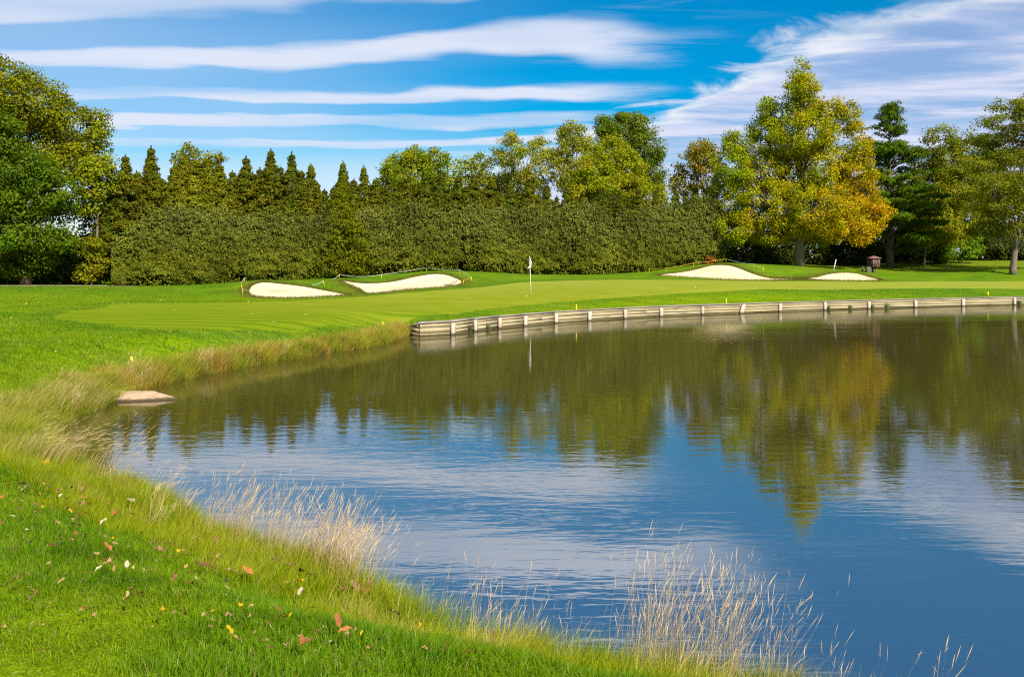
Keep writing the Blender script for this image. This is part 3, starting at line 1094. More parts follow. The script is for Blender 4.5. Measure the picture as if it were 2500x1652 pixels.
def sample_blobs(rng, blobs, n_c, shell=.55, dig=.62):
    wgt = np.array([np.prod(r) ** (2 / 3) for c, r in blobs])
    bi = rng.choice(len(blobs), n_c, p=wgt / wgt.sum())
    cen_ = np.array([b[0] for b in blobs]); rad_ = np.array([b[1] for b in blobs])
    d = norm(rng.normal(size=(n_c, 3)))
    rr = shell + (1 - shell) * rng.random(n_c) ** .5
    C = cen_[bi] + d * rad_[bi] * rr[:, None]
    q = np.sqrt((((C[:, None] - cen_[None]) / rad_[None]) ** 2).sum(2)).min(1)
    keep = (q > dig) | (rng.random(n_c) < .22)
    return C[keep], d[keep], bi[keep]


def broadleaf(name, label, base, blobs, colr, seed, n_c=260, per=34, cr=.75, ls=.24, trunk_r=.25, cat='tree', group=None, shell=.5, flat=.7, aspect=.65,
              colfn=None, alt=None, altp=0.0, spread=.6, limbs=True, down=0.0, material=None, cvar=.16, trunk_top=None, twig=0, lean_path=None, limb_k=1.0):
    rng = np.random.default_rng(seed)
    base = np.asarray(base, float)
    base = np.array([base[0], base[1], height(base[None, :2])[0] - .1])
    t = thing(name, base, label, cat, group)
    C, out, bi = sample_blobs(rng, blobs, n_c, shell)
    V, Q, idx, Pp = clump_leaves(rng, C, out, cr, per, ls, flat, aspect, spread, down)
    bc = colfn(Pp, rng) if colfn else colr
    lc = shade(rng, idx, bc, len(C), cvar=cvar, alt=alt, altp=altp)
    crown = obj('crown', mesh('crown', V - base, Q, material or leaf_m, np.repeat(lc, 4, 0)), t)
    parts = []
    cen_ = np.array([b[0] for b in blobs])
    top = trunk_top if trunk_top is not None else cen_[np.argmax(cen_[:, 2])]
    if lean_path is None:
        k = 8
        tt = np.linspace(0, 1, k)[:, None]
        mid = base + (top - base) * tt
        mid[:, :2] = base[:2] + (top - base)[:2] * tt ** 1.6 + rng.normal(0, trunk_r * .25, (k, 2)) * (tt > 0) * (tt < 1)
    else:
        mid = catmull(np.array(lean_path), 4)
        mid[0] = base
        k = len(mid)
    rads = trunk_r * (1 - np.linspace(0, 1, k) * .85)
    rads[0] *= 1.35
    tv, tq, tt_ = tube(mid, rads, 10)
    obj('trunk', mesh('trunk', tv - base, [tq, tt_], bark_m, smooth=True), t)
    if limbs:
        for b in range(len(blobs)):
            tgt = cen_[b]
            frac = np.clip((tgt[2] - base[2]) / max(top[2] - base[2], .5) - .28, .16, .9)
            src = mid[min(k - 1, int(frac * (k - 1)))]
            parts.append(limb(rng, src, tgt, trunk_r * .42 * limb_k, trunk_r * .10 * limb_k))
            sel = np.where(bi == b)[0]
            for c in C[sel][:max(3, twig or len(sel) // 6)]:
                f_ = rng.uniform(.4, .9)
                parts.append(limb(rng, src + (tgt - src) * f_, c, trunk_r * .14 * limb_k, trunk_r * .03 * limb_k, .1, 4, 4))
        V, Fs = join(parts)
        obj('branches', mesh('branches', V - base, Fs, bark_m, smooth=True), t)
    return t


# ------------------------------------------------------------------ evergreens
def cedar_mesh(seed, Ht, R, col, per=38, n_c=190, ls=.23, alt=None, power=.68):
    rng = np.random.default_rng(seed)
    zf = rng.random(n_c) ** .85
    a = rng.uniform(0, 2 * np.pi, n_c)
    lob = 1 + .22 * np.sin(a * 3 + seed) * np.sin(zf * 9 + seed * 2) + .16 * rng.normal(size=n_c)
    r = R * (1 - zf * .985) ** (power - .13 + .5 * zf) * np.clip(lob, .5, 1.5) * (.5 + .5 * rng.random(n_c) ** .4)
    C = np.stack([r * np.cos(a), r * np.sin(a), .25 + zf * (Ht - .3)], 1)
    out = np.stack([np.cos(a), np.sin(a), np.full(n_c, .25)], 1)
    cr = np.clip(.62 * (1 - zf * .72), .16, 1)
    rngs = np.random.default_rng(seed + 1)
    V, Q, idx, Pp = clump_leaves(rngs, np.zeros((n_c, 3)), out, 1.0, per, ls, .75, .36, .45, 0, sprays=.62)
    V = V.reshape(-1, 4, 3)
    cen_ = V.mean(1, keepdims=True)
    V = (V - cen_) * (.7 + .5 * (1 - zf[idx]))[:, None, None] + cen_ * cr[idx][:, None, None] + C[idx][:, None, :]
    lc = shade(rngs, idx, col, n_c, .17, .22, alt, .05)
    # leader
    k = 26
    tz = np.linspace(Ht * .86, Ht * 1.02, k)
    lp = np.stack([rngs.normal(0, .07, k) * (Ht * 1.05 - tz), rngs.normal(0, .07, k) * (Ht * 1.05 - tz), tz], 1)
    v2, q2 = leaf_quads(lp, norm(rngs.normal(size=(k, 3))), np.tile([0, 0, 1.0], (k, 1)) + rngs.normal(0, .4, (k, 3)), np.full(k, .34), np.full(k, .3))
    Vall = np.concatenate([V.reshape(-1, 3), v2])
    Qall = np.concatenate([Q, q2 + len(Q) * 4])
    call = np.concatenate([np.repeat(lc, 4, 0), np.tile(np.asarray(col), (k * 4, 1))])
    return mesh('crown', Vall, Qall, needle_m, call)


CED = (.060, .066, .014)
cvars = [cedar_mesh(100 + i, 9.0, [1.95, 2.3, 2.1, 2.6, 1.8][i], [CED, (.072, .072, .013), (.052, .062, .016), (.085, .085, .014), (.058, .060, .013)][i],
                    n_c=[290, 340, 300, 380, 270][i], alt=(.13, .10, .03)) for i in range(5)]
tv, tq, tt_ = tube([(0, 0, -.2), (.03, .02, 2), (-.02, .04, 5), (0, 0, 8.6)], [.17, .14, .09, .02], 8)
ctrunk = mesh('trunk', tv, [tq, tt_], bark_m, smooth=True)


def hedge_depth(x):
    return 62.3 + (x - 255) / (1640 - 255) * 18.0


ORD = ['first', 'second', 'third', 'fourth', 'fifth', 'sixth', 'seventh', 'eighth', 'ninth', 'tenth', 'eleventh', 'twelfth', 'thirteenth', 'fourteenth', 'fifteenth',
       'sixteenth', 'seventeenth', 'eighteenth', 'nineteenth', 'twentieth', 'twenty-first', 'twenty-second', 'twenty-third', 'twenty-fourth', 'twenty-fifth',
       'twenty-sixth', 'twenty-seventh', 'twenty-eighth', 'twenty-ninth', 'thirtieth', 'thirty-first', 'thirty-second', 'thirty-third', 'thirty-fourth', 'thirty-fifth', 'thirty-sixth']


def ordinal(i):
    if i < 20:
        return ORD[i]
    tens = {2: 'twenty', 3: 'thirty', 4: 'forty', 5: 'fifty', 6: 'sixty', 7: 'seventy', 8: 'eighty'}
    t_, u_ = divmod(i + 1, 10)
    return tens[t_] + '-' + ORD[u_ - 1] if u_ else tens[t_][:-1] + 'ieth'


CEDARS = [(262, 415), (290, 362), (318, 400), (350, 343), (378, 418), (402, 388), (428, 362), (455, 372), (482, 368), (508, 382), (538, 398), (570, 366), (602, 392), (628, 349), (676, 358), (700, 398), (721, 384),
          (752, 440), (795, 378), (843, 388), (872, 415), (908, 408), (946, 412), (985, 404), (1022, 408), (1062, 410), (1098, 408), (1140, 416), (1182, 428), (1226, 420), (1268, 430),
          (1312, 438), (1352, 444), (1396, 436), (1436, 446), (1478, 440), (1520, 446), (1566, 440), (1610, 436), (1650, 452)]
crg = np.random.default_rng(77)
CEDARS = sorted(CEDARS + [(276, 425), (334, 412), (364, 405), (415, 400), (468, 398), (495, 408), (522, 412), (554, 405), (586, 402), (614, 398), (650, 388), (688, 410), (736, 425), (772, 436), (820, 418), (858, 428), (890, 432), (928, 436), (966, 432), (1004, 430),
                         (1042, 436), (1080, 432), (1119, 438), (1160, 446), (1204, 446), (1247, 450), (1290, 456), (1332, 458), (1374, 460), (1416, 462), (1457, 460), (1500, 462), (1543, 462), (1588, 458), (1630, 456)])
for i, (x, yt) in enumerate(CEDARS):
    D = hedge_depth(x) + 3.2 + crg.uniform(-.5, .9)
    tp = P(x, yt, D)
    z0 = height(np.array([[tp[0], D]]))[0]
    hh = tp[2] - z0
    if 395 < x < 515:
        vi = 3
    else:
        vi = int(crg.choice([0, 1, 2, 4]))
    o_ = ordinal(i)
    form = 'tall pointed' if yt < 368 else ('slim pointed' if yt < 395 else 'bushy')
    t = thing('cedar_tree', (tp[0], D, z0 - .05), '%s evergreen, %s from the left in the row behind the hedge' % (form, o_), 'evergreen', 'evergreens behind the hedge', crg.uniform(0, 6.28))
    sz = hh / 9.0
    sx = sz * crg.uniform(.95, 1.25) * (1.0 if yt < 395 else 1.15) * (1.1 if vi == 3 else 1)
    for nm, me in (('crown', cvars[vi]), ('trunk', ctrunk)):
        c = obj(nm, me, t)
        c.scale = (sx, sx, sz)

# evergreen standing proud of the hedge
fc = P(790, 650, 62.8 + 5.2)
t = thing('cedar_tree', (fc[0], fc[1], height(fc[None, :2])[0] - .05), 'warm green conical evergreen growing out through the hedge between the left bunkers', 'evergreen')
obj('crown', cedar_mesh(300, 6.9, 2.15, (.060, .066, .007), n_c=420, ls=.21, per=40, power=.66), t)
obj('trunk', ctrunk, t).scale = (.8, .8, .7)

# ------------------------------------------------------------------ clipped-looking evergreen hedge
hr = np.random.default_rng(41)
hA = P(258, 660, 62.3); hB = P(1660, 636, 80.6)
hdir = norm((hB - hA)[:2]); hn = np.array([hdir[1], -hdir[0]])          # towards the camera
hL = np.linalg.norm((hB - hA)[:2])
hz0 = height(hA[None, :2])[0]
hedge = thing('hedge', (hA[0], hA[1], hz0), 'long tall olive green evergreen hedge screening the far side of the green', 'hedge')
NSEC = 14
for s_ in range(NSEC):
    n_l = 15500
    uu = (s_ + hr.random(n_l)) / NSEC
    along = uu * hL
    wob = 1 + .03 * np.sin(along * .47) + .02 * np.sin(along * 1.3 + 1) + hr.normal(0, .085, n_l)
    top_h = (4.25 + uu * .55) * wob + .6 * (vnoise(np.column_stack([along, along * 0]), .35, 8) - .5) + .4 * (vnoise(np.column_stack([along, along * 0]), 1.1, 9) - .5)
    zf = hr.random(n_l)
    top_h = top_h * (.62 + .38 * smooth(-.3, 2.6, along))
    front = hr.random(n_l)
    # mostly on the front, a rounded shoulder and the top
    th = 1.45 * (.9 + .07 * np.sin(along * 1.3 + 2)) * np.clip((1 - zf ** 5) ** .5, .1, 1) * np.where(zf < .10, .80 + 2.0 * zf, 1)
    th = th * (.45 + .55 * smooth(-.2, 1.6, along))
    side = np.where(front < .80, 1, -1) * (1 - .65 * hr.random(n_l) ** 2.2)
    dd = th * side
    gap = .5 + .5 * np.sin(along * .71 + 1.1) * np.sin(along * .33 + zf * 2)
    hole = (vnoise(np.column_stack([along, along * 0]), .8, 14) > .58) & (zf < .15) & (hr.random(n_l) < .8)
    hole |= (vnoise(np.column_stack([along, zf * top_h]), .9, 15) > .84) & (hr.random(n_l) < .75)
    keep = (hr.random(n_l) > np.where((gap > .86) & (zf > .35), .72, .05)) & ~hole
    base_xy = hA[None, :2] + hdir[None] * along[:, None] + hn[None] * dd[:, None]
    gz_ = height(base_xy)
    Pp = np.column_stack([base_xy, gz_ + .05 + zf * top_h])[keep]
    outw = np.column_stack([hn[None] * np.sign(dd)[:, None], .25 + 1.2 * (zf > .9)])[keep]
    m_ = len(Pp)
    lump = (vnoise(Pp[:, [0, 2]], 1.6, 4) - .5) * .22 + (vnoise(Pp[:, [0, 2]], 3.6, 5) - .5) * .30
    Pp[:, :2] += hn[None] * lump[:, None]
    nr = norm(outw + hr.normal(0, .55, (m_, 3)))
    T = hr.normal(0, .6, (m_, 3)) + np.array([0, 0, .8]) + outw * .3
    V, Q = leaf_quads(Pp, nr, T, .165 * hr.uniform(.7, 1.4, m_), np.full(m_, .6), .12)
    cl_ = 1 + .14 * np.sin(Pp[:, 0] * .8 + Pp[:, 2] * .6) + 0 * np.sin(Pp[:, 0] * 1.9) * np.sin(Pp[:, 2] * 2.3) + .5 * (vnoise(Pp[:, [0, 2]], .8, 6) - .5) + hr.normal(0, .3, m_)
    yy = smooth(1.2, 4.5, Pp[:, 2] - hz0)
    lc = (np.array([.098, .112, .010]) * (1 - yy[:, None]) + np.array([.092, .108, .018]) * yy[:, None]) * np.clip(cl_, .4, 1.7)[:, None]
    m2 = hr.random(m_) < .012
    lc[m2] = np.array([.14, .10, .03])
    o_ = np.array([hA[0], hA[1], hz0])
    obj('foliage', mesh('foliage', V - o_, Q, needle_m, np.repeat(np.clip(lc, .004, .5), 4, 0)), hedge)
    parts = []
    for j in range(4):
        q = hA[:2] + hdir * ((s_ + (j + .5) / 4) / NSEC * hL) + hn * hr.uniform(-.3, .3)
        z0 = height(q[None])[0]
        parts.append(tube([(q[0] - o_[0], q[1] - o_[1], z0 - hz0 - .1), (q[0] - o_[0] + hr.normal(0, .1), q[1] - o_[1], z0 - hz0 + 1.8), (q[0] - o_[0] + hr.normal(0, .2), q[1] - o_[1], z0 - hz0 + 3.2)], [.09, .07, .02], 6))
    V, Fs = join(parts)
    obj('stems', mesh('stems', V, Fs, bark_m, smooth=True), hedge)

# ------------------------------------------------------------------ trees behind the hedge
R_ = np.random.default_rng(9)
bh = 'trees rising behind the hedge'
broadleaf('tall_tree', 'light green tree with upright twigs behind the hedge, left of the flagstick', P(965, 640, 88), px_blobs([(965, 405, 62, 52), (925, 395, 36, 40), (1008, 388, 34, 42), (960, 372, 34, 28), (893, 412, 22, 26), (975, 450, 60, 40)], 88, dj=.8, rng=R_),
          (.118, .138, .014), 501, n_c=380, per=44, cr=.60, ls=.19, group=bh, spread=.9, twig=8)
broadleaf('tall_tree', 'thin sparse tree with small leaves just right of the light green tree', P(1080, 640, 90), px_blobs([(1078, 405, 36, 36), (1105, 385, 30, 36), (1060, 440, 40, 30)], 90, dj=.8, rng=R_),
          (.13, .145, .035), 502, n_c=120, per=18, cr=.6, ls=.24, group=bh, spread=1, trunk_r=.12, twig=12)
broadleaf('tall_tree', 'sparse yellow-green tree directly above the flagstick', P(1200, 640, 90), px_blobs([(1182, 350, 34, 46), (1222, 385, 48, 60), (1150, 400, 38, 58), (1255, 352, 24, 40), (1200, 440, 70, 45), (1130, 440, 30, 40), (1180, 318, 16, 20)], 90, dj=1, rng=R_),
          (.142, .145, .024), 503, n_c=380, per=34, cr=.58, ls=.18, group=bh, spread=1, trunk_r=.16, twig=12)
broadleaf('tall_tree', 'airy yellow-green tree with bare twigs left of the dark round-headed tree', P(1335, 640, 91), px_blobs([(1325, 325, 36, 38), (1345, 360, 42, 50), (1300, 390, 34, 55), (1345, 430, 50, 45), (1315, 302, 18, 18)], 91, dj=1, rng=R_),
          (.145, .15, .026), 504, n_c=320, per=32, cr=.56, ls=.18, group=bh, spread=1, trunk_r=.15, twig=12)
broadleaf('tall_tree', 'dark green round-headed tree, tallest behind the hedge', P(1465, 640, 95), px_blobs([(1450, 310, 52, 44), (1490, 350, 44, 58), (1406, 292, 28, 26), (1400, 318, 22, 22), (1508, 400, 32, 55), (1470, 285, 34, 20), (1450, 400, 60, 60)], 95, dj=.8, rng=R_),
          (.068, .090, .014), 505, n_c=440, per=50, cr=.66, ls=.20, group=bh, down=.8, trunk_r=.28)
broadleaf('tall_tree', 'bright yellow-green bushy tree in front of the dark round-headed tree', P(1420, 640, 87), px_blobs([(1420, 365, 50, 50), (1375, 405, 48, 50), (1455, 405, 50, 48), (1420, 440, 85, 36), (1345, 445, 36, 32), (1505, 450, 40, 30)], 87, dj=.8, rng=R_),
          (.140, .150, .012), 506, n_c=460, per=50, cr=.62, ls=.175, group=bh, spread=.8, trunk_r=.18)
broadleaf('tall_tree', 'half-bare tree with rusty green leaves just left of the big yellowing tree', P(1615, 640, 88), px_blobs([(1628, 365, 34, 42), (1600, 400, 34, 46), (1645, 410, 28, 50), (1620, 345, 24, 26), (1580, 430, 28, 30)], 88, dj=.8, rng=R_),
          (.14, .125, .022), 507, n_c=240, per=28, cr=.52, ls=.18, group=bh, spread=1, alt=(.20, .11, .02), altp=.2, trunk_r=.14, twig=14)
broadleaf('tall_tree', 'feathery light tree poking above the evergreens at the left', P(440, 640, 72), px_blobs([(425, 372, 26, 24), (490, 372, 30, 18), (440, 352, 22, 14)], 72, dj=.4, rng=R_),
          (.115, .115, .016), 508, n_c=70, per=16, cr=.42, ls=.19, group=bh, spread=1, trunk_r=.12, twig=10)

# ------------------------------------------------------------------ left wood edge
broadleaf('maple_tree', 'huge olive-yellow maple towering at the left edge', P(70, 660, 68), px_blobs([(0, 205, 90, 72), (-60, 250, 110, 110), (75, 240, 85, 62), (155, 290, 62, 62), (205, 302, 42, 52), (60, 330, 120, 80), (190, 372, 54, 48), (130, 400, 90, 60), (-40, 380, 120, 100), (225, 330, 26, 30)], 68, dj=.7, rng=R_),
          (.098, .104, .006), 601, n_c=1050, per=44, cr=.72, ls=.19, trunk_r=.38)
broadleaf('broadleaf_tree', 'rich green leafy tree at the left edge below the olive maple', P(60, 660, 62.5), px_blobs([(0, 320, 52, 60), (45, 390, 66, 56), (110, 440, 66, 46), (40, 470, 90, 56), (140, 490, 40, 30), (50, 550, 100, 38), (-60, 440, 90, 130), (-10, 590, 60, 40), (90, 595, 60, 30), (40, 625, 60, 22), (140, 560, 36, 26), (-20, 635, 50, 20)], 62.5, dj=.8, rng=R_),
          (.050, .078, .007), 602, n_c=760, per=52, cr=.62, ls=.175, trunk_r=.28, down=.8)
broadleaf('broadleaf_tree', 'small yellow-green tree between the left maple and the evergreens', P(225, 660, 65), px_blobs([(228, 392, 38, 32), (215, 430, 40, 36), (245, 420, 26, 40), (200, 470, 34, 30)], 65, dj=.4, rng=R_),
          (.118, .132, .010), 603, n_c=120, per=30, cr=.52, ls=.20, trunk_r=.14)
broadleaf('shrub', 'yellow-leaved shrub at the left end of the hedge', P(212, 656, 63), px_blobs([(212, 575, 28, 26), (218, 610, 30, 30), (200, 638, 26, 18)], 63, dj=.2, rng=R_),
          (.105, .105, .007), 604, n_c=85, per=26, cr=.42, ls=.17, trunk_r=.06, cat='shrub')
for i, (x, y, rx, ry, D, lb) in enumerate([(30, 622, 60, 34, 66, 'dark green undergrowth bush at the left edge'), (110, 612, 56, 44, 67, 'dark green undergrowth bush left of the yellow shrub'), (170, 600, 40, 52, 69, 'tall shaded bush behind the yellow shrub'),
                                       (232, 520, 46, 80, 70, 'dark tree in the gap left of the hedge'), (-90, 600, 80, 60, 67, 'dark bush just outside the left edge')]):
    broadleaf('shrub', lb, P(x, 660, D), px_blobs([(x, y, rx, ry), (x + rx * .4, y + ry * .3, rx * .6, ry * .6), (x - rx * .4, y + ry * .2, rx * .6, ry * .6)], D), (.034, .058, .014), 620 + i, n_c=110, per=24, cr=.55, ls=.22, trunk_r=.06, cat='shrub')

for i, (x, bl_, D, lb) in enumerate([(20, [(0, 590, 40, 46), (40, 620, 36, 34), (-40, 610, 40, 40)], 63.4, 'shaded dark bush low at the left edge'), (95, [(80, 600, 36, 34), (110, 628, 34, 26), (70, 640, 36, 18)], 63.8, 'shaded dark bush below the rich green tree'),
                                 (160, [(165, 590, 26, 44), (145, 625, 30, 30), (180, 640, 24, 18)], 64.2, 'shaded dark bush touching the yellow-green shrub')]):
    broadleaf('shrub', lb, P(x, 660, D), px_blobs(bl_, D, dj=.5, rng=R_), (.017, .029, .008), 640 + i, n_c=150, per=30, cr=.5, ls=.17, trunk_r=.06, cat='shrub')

# ------------------------------------------------------------------ big yellowing tree and right wood
ORG = P(2050, 520, 80)


def maple_col(Pp, rng):
    px = (Pp[:, 0] / Pp[:, 1] * F + CX) / S
    py = ((H - Pp[:, 2]) / Pp[:, 1] * F + Y0) / S
    g, y_, o = np.array([.125, .160, .008]), np.array([.195, .165, .005]), np.array([.265, .135, .008])
    side = np.clip((Pp[:, 0] - 19.5) / 9.0, -1, 1)                 # the side towards the pine turns first
    lo_ = np.clip((9.0 - Pp[:, 2]) / 7.0, -.5, 1)
    pz = np.sin(Pp[:, 0] * .9 + Pp[:, 2] * .5) * np.sin(Pp[:, 2] * .8 + Pp[:, 1])
    q = .26 + .42 * side + .20 * lo_ + .16 * pz + rng.normal(0, .16, len(Pp))
    q = np.clip(q, 0, 1)[:, None]
    c = np.where(q < .6, g + (y_ - g) * (q / .6), y_ + (o - y_) * ((q - .6) / .4) * .8)
    return c


broadleaf('maple_tree', 'big pyramidal tree turning yellow and orange on its right side', P(1853, 617, 80),
          px_blobs([(1858, 168, 22, 30), (1862, 208, 38, 34), (1855, 250, 55, 40), (1780, 262, 20, 36), (1925, 268, 36, 44), (1775, 318, 48, 48), (1860, 310, 80, 50), (1972, 275, 24, 36), (1985, 330, 36, 46), (1705, 330, 30, 28),
                    (1700, 385, 48, 52), (1780, 400, 70, 60), (1880, 395, 95, 65), (1985, 410, 46, 52), (1690, 460, 56, 56), (1780, 480, 90, 60), (1890, 480, 100, 66), (1995, 480, 52, 56), (1700, 530, 46, 34), (1655, 522, 22, 18),
                    (1790, 535, 60, 28), (1900, 535, 84, 30), (1985, 535, 46, 34), (2035, 500, 30, 28)], 80, dj=.8, rng=R_, depth=.9),
          (.15, .165, .01), 701, n_c=1800, per=60, cr=.56, ls=.155, trunk_r=.36, colfn=maple_col, shell=.45, spread=.75, flat=.8)


def pine(base, Ht, R, seed, label, col=(.044, .072, .012), layers=17):
    rng = np.random.default_rng(seed)
    base = np.array([base[0], base[1], height(base[None, :2])[0] - .1])
    t = thing('pine_tree', base, label, 'pine')
    C, O, parts = [], [], []
    for l in range(layers):
        f_ = .12 + .86 * (l + rng.uniform(-.2, .2)) / (layers - 1)
        z = f_ * Ht
        r = R * (1 - f_) ** .9 * rng.uniform(.75, 1.2) + .22
        nb = int(rng.integers(5, 9))
        a0 = rng.uniform(0, 6.28)
        for b in range(nb):
            a = a0 + b * 6.283 / nb + rng.normal(0, .3)
            L_ = r * rng.choice([.45, .7, .85, 1.0, 1.15, 1.4])
            z = f_ * Ht + rng.normal(0, .42) * (1 - f_ * .7)
            rise = L_ * (.08 + .55 * f_) + rng.normal(0, .15)
            end = np.array([math.cos(a) * L_, math.sin(a) * L_, z + rise])
            parts.append(limb(rng, np.array([0, 0, z]), end, .05 + .06 * (1 - f_), .015, .05, 5, 5))
            k = max(3, int(L_ * 3.0))
            for j in range(k):
                s = .3 + .7 * (j + .5) / k
                q = np.array([0, 0, z]) * (1 - s) + end * s + np.array([0, 0, .12 * L_ * math.sin(s * 3.1)])
                C.append(q + rng.normal(0, .16, 3) * np.array([1.3, 1.3, .5])); O.append((math.cos(a), math.sin(a), .5))
    C, O = np.array(C), norm(np.array(O))
    V, Q, idx, Pp = clump_leaves(rng, C, O, .48, 34, .30, .42, .24, .5, 0, sprays=.5)
    lc = shade(rng, idx, col, len(C), .14, .2)
    obj('crown', mesh('crown', V, Q, needle_m, np.repeat(lc, 4, 0)), t)
    tv, tq, tt_ = tube([(0, 0, -.1), (.05, 0, Ht * .3), (-.03, .05, Ht * .65), (0, 0, Ht)], [.36, .27, .15, .02], 10)
    obj('trunk', mesh('trunk', tv, [tq, tt_], bark_m, smooth=True), t)
    V, Fs = join(parts)
    obj('branches', mesh('branches', V, Fs, bark_m, smooth=True), t)


pb = P(2062, 612, 88)
pine(pb, P(2062, 240, 88)[2] - 2.4, 6.4, 801, 'dark green pine with layered boughs right of the big yellowing tree')

rw = 'trees of the right-hand wood'
broadleaf('broadleaf_tree', 'olive green tree in the right wood between pine and leaning tree', P(2170, 605, 94), px_blobs([(2180, 325, 36, 34), (2140, 380, 40, 40), (2200, 380, 52, 44), (2165, 440, 60, 50), (2225, 440, 56, 50), (2160, 510, 60, 46), (2225, 520, 60, 46)], 94, dj=.8, rng=R_),
          (.105, .112, .014), 702, n_c=520, per=46, cr=.66, ls=.19, group=rw, trunk_r=.24, down=.5)
broadleaf('broadleaf_tree', 'yellow-green lower tree in the right wood beside the pine', P(2140, 610, 90), px_blobs([(2120, 480, 40, 36), (2165, 470, 42, 40), (2130, 540, 46, 36), (2185, 535, 44, 34)], 90, dj=.5, rng=R_),
          (.120, .122, .012), 703, n_c=220, per=40, cr=.55, ls=.18, group=rw, trunk_r=.12)
lp = [P(2347, 631, 79), P(2352, 585, 79), P(2362, 520, 79), P(2368, 440, 79.3), P(2378, 330, 79.6), P(2385, 260, 80)]
broadleaf('locust_tree', 'feathery olive tree with leaning grey trunk at the right edge', P(2347, 631, 79), px_blobs([(2345, 245, 50, 16), (2320, 285, 54, 18), (2400, 250, 50, 30), (2290, 325, 46, 16), (2370, 310, 56, 26), (2330, 365, 60, 22), (2265, 385, 40, 18), (2400, 360, 56, 36), (2300, 425, 58, 22), (2370, 425, 54, 28),
                    (2260, 470, 44, 20), (2330, 480, 60, 26), (2400, 470, 50, 40), (2290, 530, 44, 20), (2360, 535, 44, 24), (2460, 330, 70, 60), (2470, 450, 70, 50)], 79, dj=1.2, rng=R_),
          (.092, .100, .014), 704, n_c=1200, per=28, cr=.62, ls=.19, flat=.45, trunk_r=.27, lean_path=lp, spread=.7, aspect=.45, limb_k=.5)
broadleaf('broadleaf_tree', 'dark tree behind the leaning tree at the right edge', P(2300, 605, 102), px_blobs([(2290, 420, 80, 60), (2350, 480, 80, 70), (2270, 510, 80, 60), (2340, 560, 90, 40)], 102, dj=.8, rng=R_),
          (.048, .060, .013), 705, n_c=260, per=30, cr=.85, ls=.3, group=rw, trunk_r=.25)
broadleaf('broadleaf_tree', 'tall dull olive tree filling the wood behind the leaning tree', P(2260, 605, 100), px_blobs([(2255, 350, 50, 44), (2300, 380, 56, 60), (2230, 420, 60, 50), (2300, 460, 70, 60), (2230, 500, 70, 50)], 100, dj=.8, rng=R_),
          (.072, .078, .012), 708, n_c=380, per=34, cr=.8, ls=.25, group=rw, trunk_r=.24)
broadleaf('shrub', 'leafy green shrub on the sunny bank right of the post box', P(2225, 606, 92), px_blobs([(2225, 580, 44, 22), (2262, 572, 26, 28), (2195, 588, 26, 18)], 92, dj=.3, rng=R_),
          (.075, .125, .014), 706, n_c=120, per=26, cr=.45, ls=.2, trunk_r=.06, cat='shrub')
broadleaf('shrub', 'dark shaded shrub between the pine trunk and the leafy shrub', P(2150, 607, 93), px_blobs([(2140, 585, 36, 26), (2175, 580, 30, 30)], 93, dj=.3, rng=R_),
          (.045, .075, .016), 707, n_c=80, per=24, cr=.5, ls=.22, trunk_r=.06, cat='shrub')
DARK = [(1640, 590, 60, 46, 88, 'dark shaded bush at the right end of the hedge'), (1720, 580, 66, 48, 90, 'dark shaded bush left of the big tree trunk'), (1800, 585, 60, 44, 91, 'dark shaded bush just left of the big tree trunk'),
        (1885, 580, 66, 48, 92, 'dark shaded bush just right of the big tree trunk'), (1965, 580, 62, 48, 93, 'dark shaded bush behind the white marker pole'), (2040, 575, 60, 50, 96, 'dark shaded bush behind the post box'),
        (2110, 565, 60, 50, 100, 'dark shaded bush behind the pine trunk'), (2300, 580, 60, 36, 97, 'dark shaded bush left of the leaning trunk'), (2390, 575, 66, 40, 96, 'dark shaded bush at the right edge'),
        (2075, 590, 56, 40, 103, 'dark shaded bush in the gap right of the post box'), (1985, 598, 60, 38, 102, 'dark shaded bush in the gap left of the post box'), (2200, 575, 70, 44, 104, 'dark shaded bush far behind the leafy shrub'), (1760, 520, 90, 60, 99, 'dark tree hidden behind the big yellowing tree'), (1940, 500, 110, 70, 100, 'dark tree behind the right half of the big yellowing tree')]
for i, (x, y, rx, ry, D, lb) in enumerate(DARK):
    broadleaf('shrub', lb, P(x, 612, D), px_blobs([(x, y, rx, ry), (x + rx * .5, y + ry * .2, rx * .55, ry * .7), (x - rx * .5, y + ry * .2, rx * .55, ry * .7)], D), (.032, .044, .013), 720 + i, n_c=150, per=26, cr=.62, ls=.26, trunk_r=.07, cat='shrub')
for (x, y, D, r, lb) in ((2084, 607, 95, .30, 'second bare trunk just right of the post box'), (2104, 606, 97, .2, 'slim bare trunk in the wood shade right of the post box')):
    b = P(x, y, D)
    z0 = height(b[None, :2])[0]
    broadleaf('woodland_tree', lb, b, px_blobs([(x + 4, 440, 50, 40), (x, 500, 40, 30)], D), (.05, .075, .014), 760 + x, n_c=90, per=24, cr=.6, ls=.24, trunk_r=r, trunk_top=P(x + 4, 420, D), group=rw)
rs = P(1641, 622, 78.6)
broadleaf('shrub', 'small russet shrub at the foot of the hedge near the roped crest', rs, px_blobs([(1641, 608, 8, 12), (1648, 600, 6, 8)], 78.6), (.17, .06, .03), 790, n_c=26, per=18, cr=.26, ls=.15, trunk_r=.03, cat='shrub')
